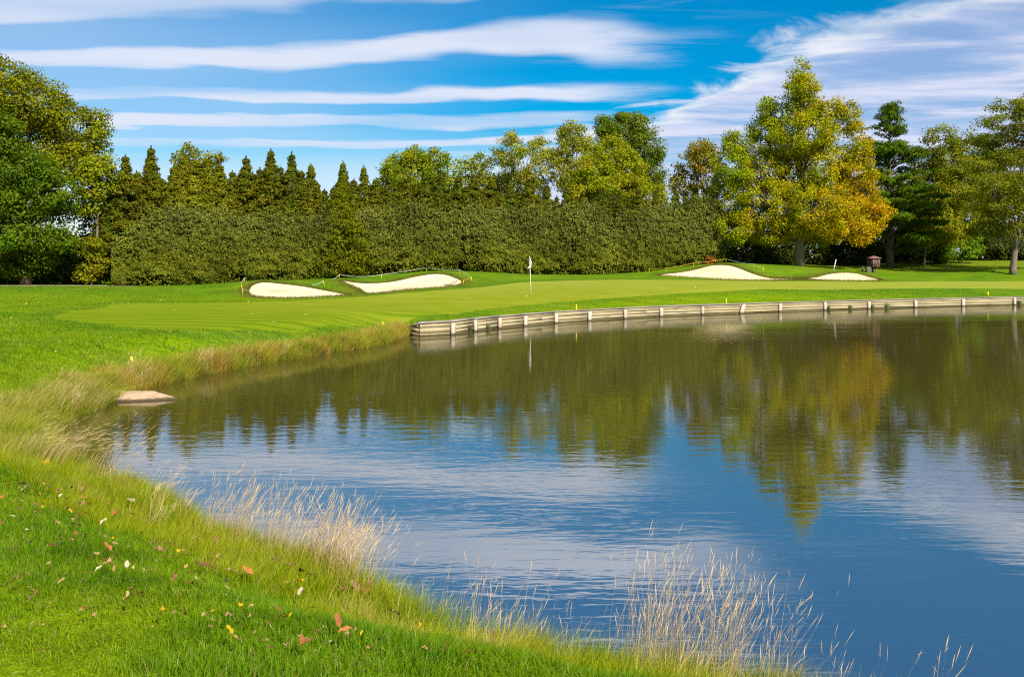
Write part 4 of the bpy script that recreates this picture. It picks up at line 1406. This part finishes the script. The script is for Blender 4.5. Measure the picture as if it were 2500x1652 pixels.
# ------------------------------------------------------------------ grass
grass_m, n = mat('grass_blades')
c = n.n('ShaderNodeVertexColor', layer_name='tint').outputs[0]
d = n.n('ShaderNodeBsdfDiffuse'); n.put(d.inputs[0], c)
t = n.n('ShaderNodeBsdfTranslucent'); n.put(t.inputs[0], n.mix(1.0, c, (1.1, 1.15, .7), 'MULTIPLY'))
a = n.n('ShaderNodeMixShader'); a.inputs[0].default_value = .35
n.put(a.inputs[1], d.outputs[0]); n.put(a.inputs[2], t.outputs[0])
g = n.n('ShaderNodeBsdfGlossy'); g.inputs['Roughness'].default_value = .4
b = n.n('ShaderNodeMixShader'); b.inputs[0].default_value = .008
n.put(b.inputs[1], a.outputs[0]); n.put(b.inputs[2], g.outputs[0])
finish(n, b.outputs[0])
straw_m, n = mat('dry_straw')
c = n.n('ShaderNodeVertexColor', layer_name='tint').outputs[0]
d = n.n('ShaderNodeBsdfDiffuse'); n.put(d.inputs[0], c)
t = n.n('ShaderNodeBsdfTranslucent'); n.put(t.inputs[0], c)
a = n.n('ShaderNodeMixShader'); a.inputs[0].default_value = .3
n.put(a.inputs[1], d.outputs[0]); n.put(a.inputs[2], t.outputs[0])
finish(n, a.outputs[0])


GX0, GY0, GS = -24.0, 1.0, .16
_gx, _gy = np.meshgrid(np.arange(GX0, 10.0, GS), np.arange(GY0, 41.0, GS))
_gq = np.stack([_gx.ravel(), _gy.ravel()], 1)
_gd = shore_dist(_gq)[0].reshape(_gx.shape)
_gb = base_h(_gq).reshape(_gx.shape)


def _bil(tab, q):
    x = np.clip((q[:, 0] - GX0) / GS, 0, tab.shape[1] - 1.001)
    y = np.clip((q[:, 1] - GY0) / GS, 0, tab.shape[0] - 1.001)
    i, j = x.astype(int), y.astype(int)
    fx, fy = x - i, y - j
    return (tab[j, i] * (1 - fx) + tab[j, i + 1] * fx) * (1 - fy) + (tab[j + 1, i] * (1 - fx) + tab[j + 1, i + 1] * fx) * fy


def near_d(q):
    return _bil(_gd, q)


def near_h(q):
    """land height near the natural bank, from the tables"""
    b, d = _bil(_gb, q), _bil(_gd, q)
    return np.where(d > .18, .17 + (np.maximum(b, .3) - .17) * smooth(.0, 2.6, d), np.where(d > 0, d * .95, np.maximum(d * .55, -1.3)))


def lift(q, dz=-.004, near=True):
    return np.column_stack([q, (near_h(q) if near else height(q)) + dz])


gr = np.random.default_rng(2024)
LAWN = np.array([.108, .228, .003]); LIME = np.array([.225, .300, .004]); DEEP = np.array([.046, .145, .004])
chunks = []
for (y0, y1, x0, x1, dens) in [(2.6, 4.6, -4.2, 3.6, 6500), (4.6, 6.5, -5.2, 2.4, 5600), (6.5, 9, -6.6, 1.2, 3400), (9, 12.5, -8.6, -1.0, 1900), (12.5, 17, -11.5, -3.5, 1000), (17, 24, -15.5, -6.5, 420), (24, 34, -20, -4.5, 170)]:
    k = int((y1 - y0) * (x1 - x0) * dens)
    q = np.column_stack([gr.uniform(x0, x1, k), gr.uniform(y0, y1, k)])
    q = q[np.abs(q[:, 0]) < q[:, 1] * .56 + 1.0]
    dsh = near_d(q)
    q = q[(dsh > .35) & ~pip(q, GREEN)]
    chunks.append(q)
q = np.concatenate(chunks)
dsh = near_d(q)
D_ = q[:, 1]
tuft = vnoise(q, 3.2, 1) * .6 + vnoise(q, 9.0, 2) * .4
big = vnoise(q, .9, 3) * .6 + vnoise(q, 2.1, 33) * .4
mown = smooth(-1.35, -1.75, q[:, 0] + .12 * (q[:, 1] - 4.2)) * smooth(6.2, 4.6, q[:, 1])
N = len(q)
L_ = (.036 + .062 * tuft) * gr.uniform(.6, 1.3, N) * (1 - .5 * mown) * (1 + .5 * smooth(1.6, .5, dsh))
Wd = .0033 * gr.uniform(.7, 1.3, N) * np.maximum(1, (D_ / 5.5) ** .8)
L_ *= np.clip((D_ / 9) ** .25, 1, 1.5)
mixc = np.clip(.25 + .9 * (big - .5) + .35 * smooth(2.4, .6, dsh) + .4 * mown + gr.normal(0, .16, N), 0, 1)[:, None]
col_ = LAWN * (1 - mixc) + LIME * mixc
deep = np.clip((tuft - .42) * 2.2 + (vnoise(q, .55, 21) - .45) * 1.6, 0, .9)[:, None] * (1 - mixc)
col_ = col_ * (1 - deep) + DEEP * deep
col_ = col_ * np.clip(1 + gr.normal(0, .18, N), .5, 1.6)[:, None]
dry = gr.random(N) < .035 + .06 * smooth(2.2, .6, dsh)
col_[dry] = np.array([.33, .26, .10]) * gr.uniform(.6, 1.2, (dry.sum(), 1))
az = gr.uniform(0, 2 * np.pi, N) * .8 + vnoise(q, 1.4, 5) * 5
V, T, cc = blades(gr, lift(q), az, gr.uniform(.1, .95, N), L_, Wd, col_ * .72, col_ * 1.2)  # blade bases coloured darker: natural tone plus painted-in shade between the blades
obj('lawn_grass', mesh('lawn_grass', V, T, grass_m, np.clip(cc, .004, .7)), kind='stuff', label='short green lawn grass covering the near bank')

q = np.column_stack([gr.uniform(-34, 34, 150000), gr.uniform(33, 66, 150000)])
q = q[np.abs(q[:, 0]) < q[:, 1] * .55]
q = q[~pip(q, GREEN) & ~np.any([pip(q, b) for b in BUNK], axis=0)]
q = q[shore_dist(q)[0] > .45]
N = len(q)
bk = smooth(52, 60, q[:, 1] - .12 * q[:, 0])[:, None]
cl_ = (np.array([.125, .215, .004]) * (1 - bk) + np.array([.066, .155, .008]) * bk) * np.clip(1 + gr.normal(0, .2, (N, 1)) + .5 * (vnoise(q, .7, 12)[:, None] - .5), .4, 1.7)
V, T, cc = blades(gr, lift(q, near=False), gr.uniform(0, 6.28, N), gr.uniform(.2, .9, N), gr.uniform(.03, .075, N), gr.uniform(.012, .022, N), cl_ * .85, cl_ * 1.15)
obj('fairway_grass', mesh('fairway_grass', V, T, grass_m, np.clip(cc, .003, .7)), kind='stuff', label='mown grass on the far lawn around the green')

# longer fringe grass in tussocks along the natural bank
bl = bseg[(bseg[:, 0] < 6.5)]
seg = np.hypot(*np.diff(bl, axis=0).T)
cum = np.concatenate([[0], np.cumsum(seg)])
tb = norm(np.gradient(bl, axis=0)); nbk = np.stack([tb[:, 1], -tb[:, 0]], 1)      # towards the land


def along_bank(s):
    i = np.clip(np.searchsorted(cum, s) - 1, 0, len(bl) - 2)
    f_ = ((s - cum[i]) / np.maximum(seg[i], 1e-6))[:, None]
    return bl[i] * (1 - f_) + bl[i + 1] * f_, nbk[i]


def tussocks(rng, n_t, per, dmin, dmax, smin, smax, rad, Lr, Wr, cols, lean0, wind, over=0.0):
    s = rng.uniform(smin, smax, n_t)
    c0, nn = along_bank(s)
    dd = dmin + (dmax - dmin) * rng.random(n_t) ** 1.15
    c0 = c0 + nn * dd[:, None]
    cnt = np.maximum(5, (per * rng.uniform(.5, 1.5, n_t)).astype(int))
    idx = np.repeat(np.arange(n_t), cnt)
    N = len(idx)
    a = rng.uniform(0, 2 * np.pi, N)
    r = rad * rng.random(N) ** .6 * rng.uniform(.7, 1.3, n_t)[idx]
    q = c0[idx] + np.stack([np.cos(a), np.sin(a)], 1) * r[:, None]
    dv = np.stack([np.cos(a), np.sin(a)], 1) * (r / rad)[:, None] * .8 + np.array(wind) - nn[idx] * over + rng.normal(0, .25, (N, 2))
    az_ = np.arctan2(dv[:, 1], dv[:, 0])
    le = np.clip(lean0 + np.hypot(*dv.T) * .30 + rng.normal(0, .12, N), .05, 1.15)
    Lt = rng.uniform(*Lr, n_t) * (1 - .45 * (dd - dmin) / (dmax - dmin))
    L = Lt[idx] * rng.uniform(.55, 1.15, N)
    ci = rng.choice(len(cols), n_t, p=[c[2] for c in cols])
    ca = np.array([c[0] for c in cols])[ci][idx] * np.clip(1 + rng.normal(0, .15, n_t)[idx] + rng.normal(0, .18, N), .45, 1.7)[:, None]
    cb = np.array([c[1] for c in cols])[ci][idx] * np.clip(1 + rng.normal(0, .2, N), .5, 1.6)[:, None]
    W = rng.uniform(*Wr, N)
    z = near_h(q)
    pp = np.column_stack([q, np.maximum(z, -.04) - .01])
    return blades(rng, pp, az_, le, L, W, ca, cb)


# where along the bank the near side starts
s_near = cum[np.argmin(np.hypot(*(bl - np.array([-6.5, 13.8])).T))]
s_slab = cum[np.argmin(np.hypot(*(bl - np.array([-8.2, 19.9])).T))]
FARC = [((.27, .27, .015), (.46, .40, .06), .44), ((.34, .25, .03), (.56, .38, .10), .26), ((.17, .25, .012), (.30, .34, .03), .26), ((.22, .12, .04), (.30, .17, .06), .04)]
NEARC = [((.21, .27, .004), (.33, .35, .008), .52), ((.15, .245, .004), (.25, .31, .008), .33), ((.30, .28, .03), (.50, .41, .10), .15)]
TANC = [((.22, .25, .012), (.40, .35, .07), .36), ((.18, .25, .006), (.30, .33, .02), .52), ((.32, .26, .07), (.54, .42, .20), .12)]
parts = []
parts.append(tussocks(gr, 330, 120, -.05, .75, 0, s_slab, .27, (.18, .58), (.006, .011), FARC, .25, (.20, -.15), .45))
parts.append(tussocks(gr, 300, 40, .3, 1.2, 0, s_slab, .25, (.10, .26), (.006, .010), FARC[2:3] and [((.14, .23, .008), (.24, .30, .015), 1.0)], .25, (.2, 0)))
parts.append(tussocks(gr, 420, 85, -.05, 1.0, s_slab - 1, s_near + 1.5, .22, (.26, .52), (.004, .007), TANC, .3, (.50, .05), .25))
parts.append(tussocks(gr, 1150, 72, .02, 1.5, s_near, cum[-1], .17, (.17, .36), (.0028, .0046), NEARC, .25, (.45, .0)))
V, T, cc, k = [], [], [], 0
for v_, t_, c_ in parts:
    V.append(v_); T.append(t_ + k); cc.append(c_); k += len(v_)
obj('bank_grass', mesh('bank_grass', np.concatenate(V), np.concatenate(T), grass_m, np.clip(np.concatenate(cc), .004, .7)), kind='stuff', label='long tufted grass fringing the pond bank')


# straw stalks with seed heads
def stalks(rng, bases, n_s, L0, L1, lean, spread, W=.0034, wind=(1.0, .1)):
    i = rng.integers(0, len(bases) - 1, n_s)
    f_ = rng.random((n_s, 1))
    q = (bases[i] * (1 - f_) + bases[i + 1] * f_)[:, :2] + rng.normal(0, spread, (n_s, 2))
    n_k = max(3, n_s // 28)
    kern = q[rng.integers(0, n_s, n_k)]
    pull = rng.random(n_s) < .62
    kk = rng.integers(0, n_k, n_s)
    q = np.where(pull[:, None], kern[kk] + rng.normal(0, .05, (n_s, 2)), q)
    q = q[near_d(q) > -.12]
    n_s = len(q)
    L = rng.uniform(L0, L1, n_s) * rng.uniform(.6, 1.0, n_s)
    dv = np.array(wind) * lean + rng.normal(0, .16, (n_s, 2))
    az_ = np.arctan2(dv[:, 1], dv[:, 0])
    le = np.hypot(*dv.T)
    base = np.column_stack([q, np.maximum(near_h(q), 0) - .01])
    cA = np.array([.50, .36, .15]) * rng.uniform(.75, 1.2, (n_s, 1)) * np.array([1, 1, 1]) + rng.normal(0, .02, (n_s, 3))
    cB = np.array([.66, .49, .26]) * rng.uniform(.8, 1.15, (n_s, 1))
    mixg = (rng.random(n_s) < .18)[:, None]
    cA = np.where(mixg, np.array([.25, .26, .07]), cA)
    V, T, c = blades(rng, base, az_, le, L, np.full(n_s, W) * rng.uniform(.7, 1.3, n_s), cA, cB)
    tip = V.reshape(-1, 5, 3)[:, 4]; mid = V.reshape(-1, 5, 3)[:, 2:4].mean(1)
    tdir = norm(tip - mid)
    hv, hq = leaf_quads(tip - tdir * .03, norm(np.column_stack([rng.normal(size=(n_s, 2)) * .5, rng.normal(size=n_s) * .2]) + np.array([0, -1, .2])), tdir, rng.uniform(.06, .14, n_s), np.full(n_s, .030))
    # side awns
    k2 = n_s * 2
    ii = rng.integers(0, n_s, k2)
    ap = tip[ii] - tdir[ii] * rng.uniform(.0, .14, (k2, 1))
    av, aq = leaf_quads(ap, norm(rng.normal(size=(k2, 3)) + np.array([0, -1, 0])), tdir[ii] + rng.normal(0, .35, (k2, 3)), rng.uniform(.03, .06, k2), np.full(k2, .035))
    Va = np.concatenate([V, hv, av])
    Qa = np.concatenate([hq + len(V), aq + len(V) + len(hv)])
    ca = np.concatenate([c, np.repeat(cB, 4, 0), np.repeat(cB[ii] * .95, 4, 0)])
    return Va, [T, Qa], np.clip(ca, .01, .85)


def straw(label, pix, n_s, L0, L1, lean, spread, seed, bank_d=None, name='straw_clump', kind=None, **kw):
    rng = np.random.default_rng(seed)
    if bank_d is None:
        bs = np.array([hit(x, y, 2.0, 40) for x, y in pix])
    else:
        m_ = np.where(cum >= s_near - .8)[0]
        rat = bl[m_, 0] / bl[m_, 1]
        bs = []
        for x, y in pix:
            j = m_[np.argmin(np.abs(rat - (x * S - CX) / F))]
            bs.append(bl[j] + nbk[j] * bank_d)
        bs = np.column_stack([np.array(bs), np.full(len(bs), .3)])
    V, Fs, c = stalks(rng, bs, n_s, L0, L1, lean, spread, **kw)
    b0 = bs.mean(0)
    obj(name, mesh(name, V - b0, Fs, straw_m, c), None, b0, 0, label, None if kind else 'dry grass', None if kind else 'clumps of dry straw grass on the bank', kind)


straw('dense pale straw grass clump leaning over the water in the middle of the near bank', [(560, 1245), (640, 1262), (720, 1275), (800, 1290), (870, 1320), (920, 1340)], 1050, .40, .86, .32, .14, 31, bank_d=.30, W=.0025)
straw('tall pale straw grass clump on the near bank at lower right', [(1520, 1555), (1560, 1565), (1590, 1578), (1640, 1590), (1700, 1600), (1740, 1600), (1780, 1612)], 430, .48, 1.0, .22, .12, 32, bank_d=.22, W=.0024)
straw('windswept straw grass leaning far right at the inner corner of the pond', [(150, 1085), (200, 1075), (250, 1078)], 260, .6, 1.0, .95, .20, 33, bank_d=.45, W=.004)
straw('straw grass clump bent over the water right of the inner corner', [(265, 1120), (300, 1118), (330, 1128)], 80, .6, 1.05, .72, .14, 34, bank_d=.30, W=.0036)
straw('thin straw stalks just left of the dense middle clump', [(340, 1150), (400, 1172), (470, 1205), (540, 1235)], 110, .30, .62, .5, .15, 35, bank_d=.30, W=.003)
straw('tan feathery grass on the left bank before the concrete slab', [(90, 960), (130, 950), (170, 945), (215, 935)], 170, .50, .85, .5, .25, 36, W=.006)
straw('thin straw stalks between the two tall pale clumps', [(960, 1365), (1050, 1410), (1150, 1450), (1280, 1495), (1400, 1530), (1480, 1550)], 70, .26, .70, .24, .13, 37, bank_d=.25, W=.0023)
straw('few straw stalks at the bottom right corner', [(1900, 1630), (2020, 1655), (2120, 1670), (2220, 1690), (2320, 1710)], 26, .35, .70, .22, .12, 38, bank_d=.25, W=.0023)
straw('tan seed grass on the far bank below the putting green', [(470, 868), (520, 856), (580, 848), (650, 830)], 150, .45, .75, .4, .25, 39, W=.009)
straw('pale seed grass on the bank beside the left yellow stake', [(300, 890), (318, 886), (336, 882)], 200, .4, .7, .4, .35, 40, W=.008)

straw('scattered single straw stalks all along the near bank fringe', [(300, 1100), (450, 1200), (620, 1250), (900, 1340), (1150, 1450), (1400, 1530), (1700, 1600), (1950, 1640)], 190, .22, .55, .3, .25, 41, bank_d=.45, W=.0023, name='straw_stalks', kind='stuff')

# rough grass along the bunker lips and mounds
qs = []
for b in BUNK:
    k = 9000 if b is not BUNK[3] else 5000
    e = gr.integers(0, len(b), k)
    f_ = gr.random((k, 1))
    q = b[e] * (1 - f_) + np.roll(b, -1, 0)[e] * f_
    q = q + gr.normal(0, .30, (k, 2))
    q = q[~pip(q, b)]
    qs.append(q)
q = np.concatenate(qs)
q = q[~np.any([pip(q, b) for b in BUNK], axis=0) & ~pip(q, GREEN)]
N = len(q)
cl_ = np.array([.10, .115, .018]) * np.clip(1 + gr.normal(0, .25, (N, 1)), .4, 1.7)
V, T, cc = blades(gr, lift(q, near=False), gr.uniform(0, 6.28, N), gr.uniform(.1, .7, N), gr.uniform(.06, .16, N), gr.uniform(.010, .02, N), cl_, cl_ * np.array([1.4, 1.1, 1.2]))
obj('rough_grass', mesh('rough_grass', V, T, grass_m, np.clip(cc, .004, .7)), kind='stuff', label='brownish rough grass edging the sand bunkers')

# weeds rooted in the timber wall
for i, (x, y, lb) in enumerate([(1147, 800, 'green weed tuft on the wall near its left end'), (1191, 800, 'green weed tuft low on the wall boards left of the flagstick reflection'), (2023, 752, 'green weed growing beside a wall post at right'),
                            (2128, 750, 'green weed tuft in the wall right of the leaning post'), (2165, 750, 'small weed low on the right part of the wall'), (2486, 742, 'large green weed against the wall at the right edge'), (2075, 757, 'tiny weed at the wall waterline')]):
    rr = np.random.default_rng(900 + i)
    D0 = np.interp(x, [a[0] for a in POSTS], [c[1] for c in post_xy])
    X0 = (x - CX) / F * D0
    k = 60 if i != 5 else 140
    sc_ = 1.0 if i != 5 else 2.0
    pp = np.column_stack([rr.normal(0, .06 * sc_, k), rr.normal(-.02, .03, k), rr.uniform(.0, .12, k)])
    cl_ = np.array([.07, .12, .02]) * rr.uniform(.6, 1.5, (k, 1))
    V, T, cc = blades(rr, pp, rr.uniform(0, 6.28, k), rr.uniform(.2, .9, k), rr.uniform(.12, .30, k), rr.uniform(.008, .018, k), cl_, cl_ * 1.4)
    obj('weed_tuft', mesh('weed_tuft', V, T, grass_m, cc), None, (X0, D0 - .03, .02), 0, lb, 'weed', 'weeds along the timber wall')

# ------------------------------------------------------------------ fallen leaves
fl_m, n = mat('fallen_leaf')
oi = n.n('ShaderNodeObjectInfo')
tcn = n.n('ShaderNodeTexCoord').outputs['Object']
f = n.noise(tcn, 28.0, 4, .65)
c = n.mix(1.0, oi.outputs['Color'], n.combine(n.ramp(f, .3, .7, .72, 1.2), n.ramp(f, .3, .7, .70, 1.2), n.ramp(f, .3, .7, .7, 1.2)), 'MULTIPLY')
c = n.mix(n.ramp(f, .60, .72, 0, .7), c, (.09, .045, .02))
d = n.n('ShaderNodeBsdfDiffuse'); n.put(d.inputs[0], c)
t = n.n('ShaderNodeBsdfTranslucent'); n.put(t.inputs[0], c)
a = n.n('ShaderNodeMixShader'); a.inputs[0].default_value = .22
n.put(a.inputs[1], d.outputs[0]); n.put(a.inputs[2], t.outputs[0])
finish(n, a.outputs[0])


def leaf_shape(kind, seed):
    rr = np.random.default_rng(seed)
    k = 44
    th = np.linspace(0, 2 * np.pi, k, endpoint=False)
    if kind == 0:        # five-lobed
        r = .55 + .45 * np.abs(np.cos(2.5 * (th - np.pi / 2))) ** 1.6 * (1 - .35 * (np.sin(th) < -.3)) + .05 * np.cos(th * 17)
    elif kind == 1:      # long lobed
        r = (1 / np.sqrt((np.cos(th) / .42) ** 2 + (np.sin(th)) ** 2)) * (1 + .22 * np.cos(9 * th + .5))
    else:                # plain oval
        r = 1 / np.sqrt((np.cos(th) / .52) ** 2 + (np.sin(th)) ** 2) * (1 + .04 * np.cos(th * 13))
        r = r * (1 + .12 * np.maximum(0, np.sin(th)) ** 6)
    x, y = r * np.cos(th) * .5, r * np.sin(th) * .5
    curl = rr.uniform(.8, 2.4); cup = rr.uniform(.4, 1.6)
    zed = lambda x_, y_: curl * .55 * x_ ** 2 + cup * .4 * y_ ** 2 * np.sign(y_ + .1) + .05 * np.sin(9 * x_ + seed) + .04 * np.sin(11 * y_ + 2 * seed)
    V = [(0, 0, zed(0, 0))]
    for s_ in (.5, 1.0):
        V += [(a_ * s_, b_ * s_, zed(a_ * s_, b_ * s_)) for a_, b_ in zip(x, y)]
    T = [(0, 1 + i, 1 + (i + 1) % k) for i in range(k)]
    Q = [(1 + i, 1 + k + i, 1 + k + (i + 1) % k, 1 + (i + 1) % k) for i in range(k)]
    sv, sq, st_ = tube([(0, -.45, zed(0, -.45)), (.03, -.62, zed(0, -.5) + .03), (.06, -.80, zed(0, -.5) + .05)], [.02, .015, .012], 4)
    V = np.concatenate([np.array(V), sv])
    o_ = 1 + 2 * k
    return mesh('fallen_leaf', V, [np.array(T), np.array(Q), sq + o_, st_ + o_], fl_m, smooth=True)


LM = [leaf_shape(k_, 50 + i) for i, k_ in enumerate([0, 0, 1, 1, 2, 2, 0, 2])]
LC = {'o': ('orange', (.52, .23, .07)), 't': ('tan', (.47, .31, .14)), 'y': ('yellow', (.68, .46, .03)), 'b': ('brown', (.24, .12, .055)), 'w': ('pale cream', (.66, .56, .36)), 'p': ('pinkish tan', (.44, .26, .15)), 'r': ('rusty', (.34, .145, .055))}
# (x, y, length) in the enlarged crop of the lower left, factor 2.373
LEAVES = """12 440 28 o;92 455 28 t;210 478 34 o;222 435 40 y;268 415 26 o;334 415 32 b;250 497 22 y;102 508 22 t;208 527 24 o;215 560 22 r;380 507 36 t;407 520 28 y;470 540 56 o;
486 458 30 o;515 492 30 o;645 485 42 o;770 474 54 w;668 557 52 o;600 585 40 w;775 555 32 t;880 545 28 t;436 605 58 t;335 600 36 t;10 610 32 r;130 672 34 w;178 718 40 w;456 668 32 t;497 678 30 o;
348 706 58 r;310 735 70 b;626 752 68 o;562 790 34 t;820 655 34 y;655 696 22 y;885 715 40 t;928 748 40 p;1035 762 28 y;1138 705 40 t;1245 715 72 b;1250 745 40 o;1320 700 28 r;1460 775 40 w;
1485 672 88 p;1600 822 70 t;1520 805 40 b;1660 853 66 p;1230 800 42 t;1185 850 80 b;1078 866 32 t;625 850 62 t;735 857 40 w;660 882 34 t;570 885 36 w;283 860 26 t;355 905 30 t;835 888 26 t;912 828 28 t;
1438 902 60 o;1325 905 30 t;1365 915 36 p;1745 900 50 b;1805 915 44 p;1740 955 60 y;1668 968 50 t;1310 955 44 w;1005 944 52 b;1100 975 52 r;765 962 34 w;768 1010 44 b;810 1040 60 b;742 1070 86 t;555 1105 30 b;190 1065 60 t;
20 922 44 y;355 960 38 t;1120 595 20 b;1065 1165 42 b;935 1140 44 y;1020 1210 32 y;1180 1170 38 t;1230 1155 36 y;1325 1170 40 p;1392 1108 34 y;1615 1140 32 b;1650 1185 92 y;1740 1030 44 w;1820 1120 34 t;
1330 1272 54 y;1355 1305 60 t;1958 1205 92 r;1998 1262 92 o;2060 1262 34 t;1780 1338 84 r;1912 1334 28 w;2095 1282 28 y;2285 1150 70 t;2085 1158 30 t;2200 1330 44 t;2130 1365 34 t;2105 1412 40 o;1570 1388 52 b;1660 1362 28 t;
2000 950 40 b;1985 1000 48 b;2145 958 54 p;2060 985 60 p;2120 1015 70 r;1915 1000 34 b;2250 972 26 w;130 358 66 t;160 375 34 t;100 342 22 t;545 228 34 t;260 245 60 y;180 220 26 t;1340 580 30 t;1560 640 30 t"""
lr = np.random.default_rng(6)
nlab = {}
leaf_objs = []
items = [tuple(s.split()) for s in LEAVES.replace('\n', '').split(';')]
items += [(str(int(x * S * 2.373)), str(int((y * S - 1050) * 2.373)), str(l), c) for x, y, l, c in [(976, 1497, 50, 'y'), (1150, 1512, 60, 'b'), (1032, 1540, 40, 'o'), (1120, 1505, 36, 'r'), (1165, 1480, 40, 't'), (1240, 1530, 34, 't'), (985, 1545, 36, 't'), (1085, 1560, 44, 'b'), (700, 1530, 60, 'r'), (880, 1560, 34, 't')]]
for _ in range(125):          # many small dull leaves between the larger ones
    yy = lr.uniform(330, 1420)
    xx = lr.uniform(5, 420 + (yy - 330) * 1.75)
    items.append((str(xx), str(yy), str(lr.uniform(16, 32)), str(lr.choice(list('ttbbprtw')))))
for i, (x, y, l, c) in enumerate(items):
    x, y, l = float(x), float(y), float(l)
    l = min(l, 64)
    sx, sy = x / 2.373, 1050 + y / 2.373
    p = hits(sx, sy + 4, D0=2.0, D1=20)
    size = l / 2.373 / F * p[1] * (1.22 if l > 34 else 1.1)
    cn, cv_ = LC[c]
    k_ = int(lr.integers(0, len(LM)))
    if c == 'w':
        k_ = int(lr.choice([4, 5, 7]))
    where = ('near the bottom edge' if sy > 1480 else 'in the straw fringe' if sx > 480 and sy < 1400 and sx * .33 + 1050 > sy - 40 else 'at the left edge' if sx < 90 else 'by the pond corner' if sy < 1270 else 'in mid near lawn' if sx < 480 else 'below the straw clump')
    big_ = 'large' if l > 58 else 'curled' if l > 38 else 'small'
    lb = '%s %s fallen leaf %s' % (big_, cn, where)
    o = obj('fallen_leaf', LM[k_], None, p + np.array([0, 0, (.088 if near_d(p[None, :2])[0] > 1.6 else .12) + .012 * lr.random()]), 0, lb, 'leaf', 'fallen leaves on the near lawn')
    leaf_objs.append((lb, sx, o))
    o.rotation_euler = (lr.normal(.18, .22), lr.normal(0, .22), lr.uniform(0, 6.28))
    o.scale = (size, size, size)
    j = lr.uniform(.5, .88)
    o.color = (cv_[0] * j, cv_[1] * j * lr.uniform(.9, 1.1), cv_[2] * j, 1)

for lb in sorted({l for l, _, _ in leaf_objs}):
    same = sorted([(sx, o) for l, sx, o in leaf_objs if l == lb], key=lambda q: q[0])
    if len(same) > 1:
        for j, (_, o) in enumerate(same):
            o['label'] = '%s, %s such from the left' % (lb, ORD[j])

# tiny leaves strewn over the far lawn
k = 420
qx = np.column_stack([lr.uniform(-22, 26, k), lr.uniform(14, 74, k)])
ds, _ = shore_dist(qx)
w_ = (ds > 1.2) & (lr.random(k) < np.where(qx[:, 1] < 36, 1.0, .35)) & (np.abs(qx[:, 0]) < qx[:, 1] * .53)
for b in BUNK:
    w_ &= ~pip(qx, b)
qx = qx[w_]
k = len(qx)
pp = lift(qx, .03, near=False)
V, Q = leaf_quads(pp, np.tile([0, 0, 1.0], (k, 1)) + lr.normal(0, .35, (k, 3)), lr.normal(size=(k, 3)), lr.uniform(.06, .12, k), np.full(k, .7), .15)
cl_ = np.array([(.60, .52, .22), (.55, .38, .16), (.66, .60, .36), (.50, .28, .10)])[lr.integers(0, 4, k)] * lr.uniform(.7, 1.1, (k, 1))
obj('leaf_litter', mesh('leaf_litter', V, Q, straw_m, np.repeat(cl_, 4, 0)), kind='stuff', label='tiny pale leaves strewn over the far lawn and green')
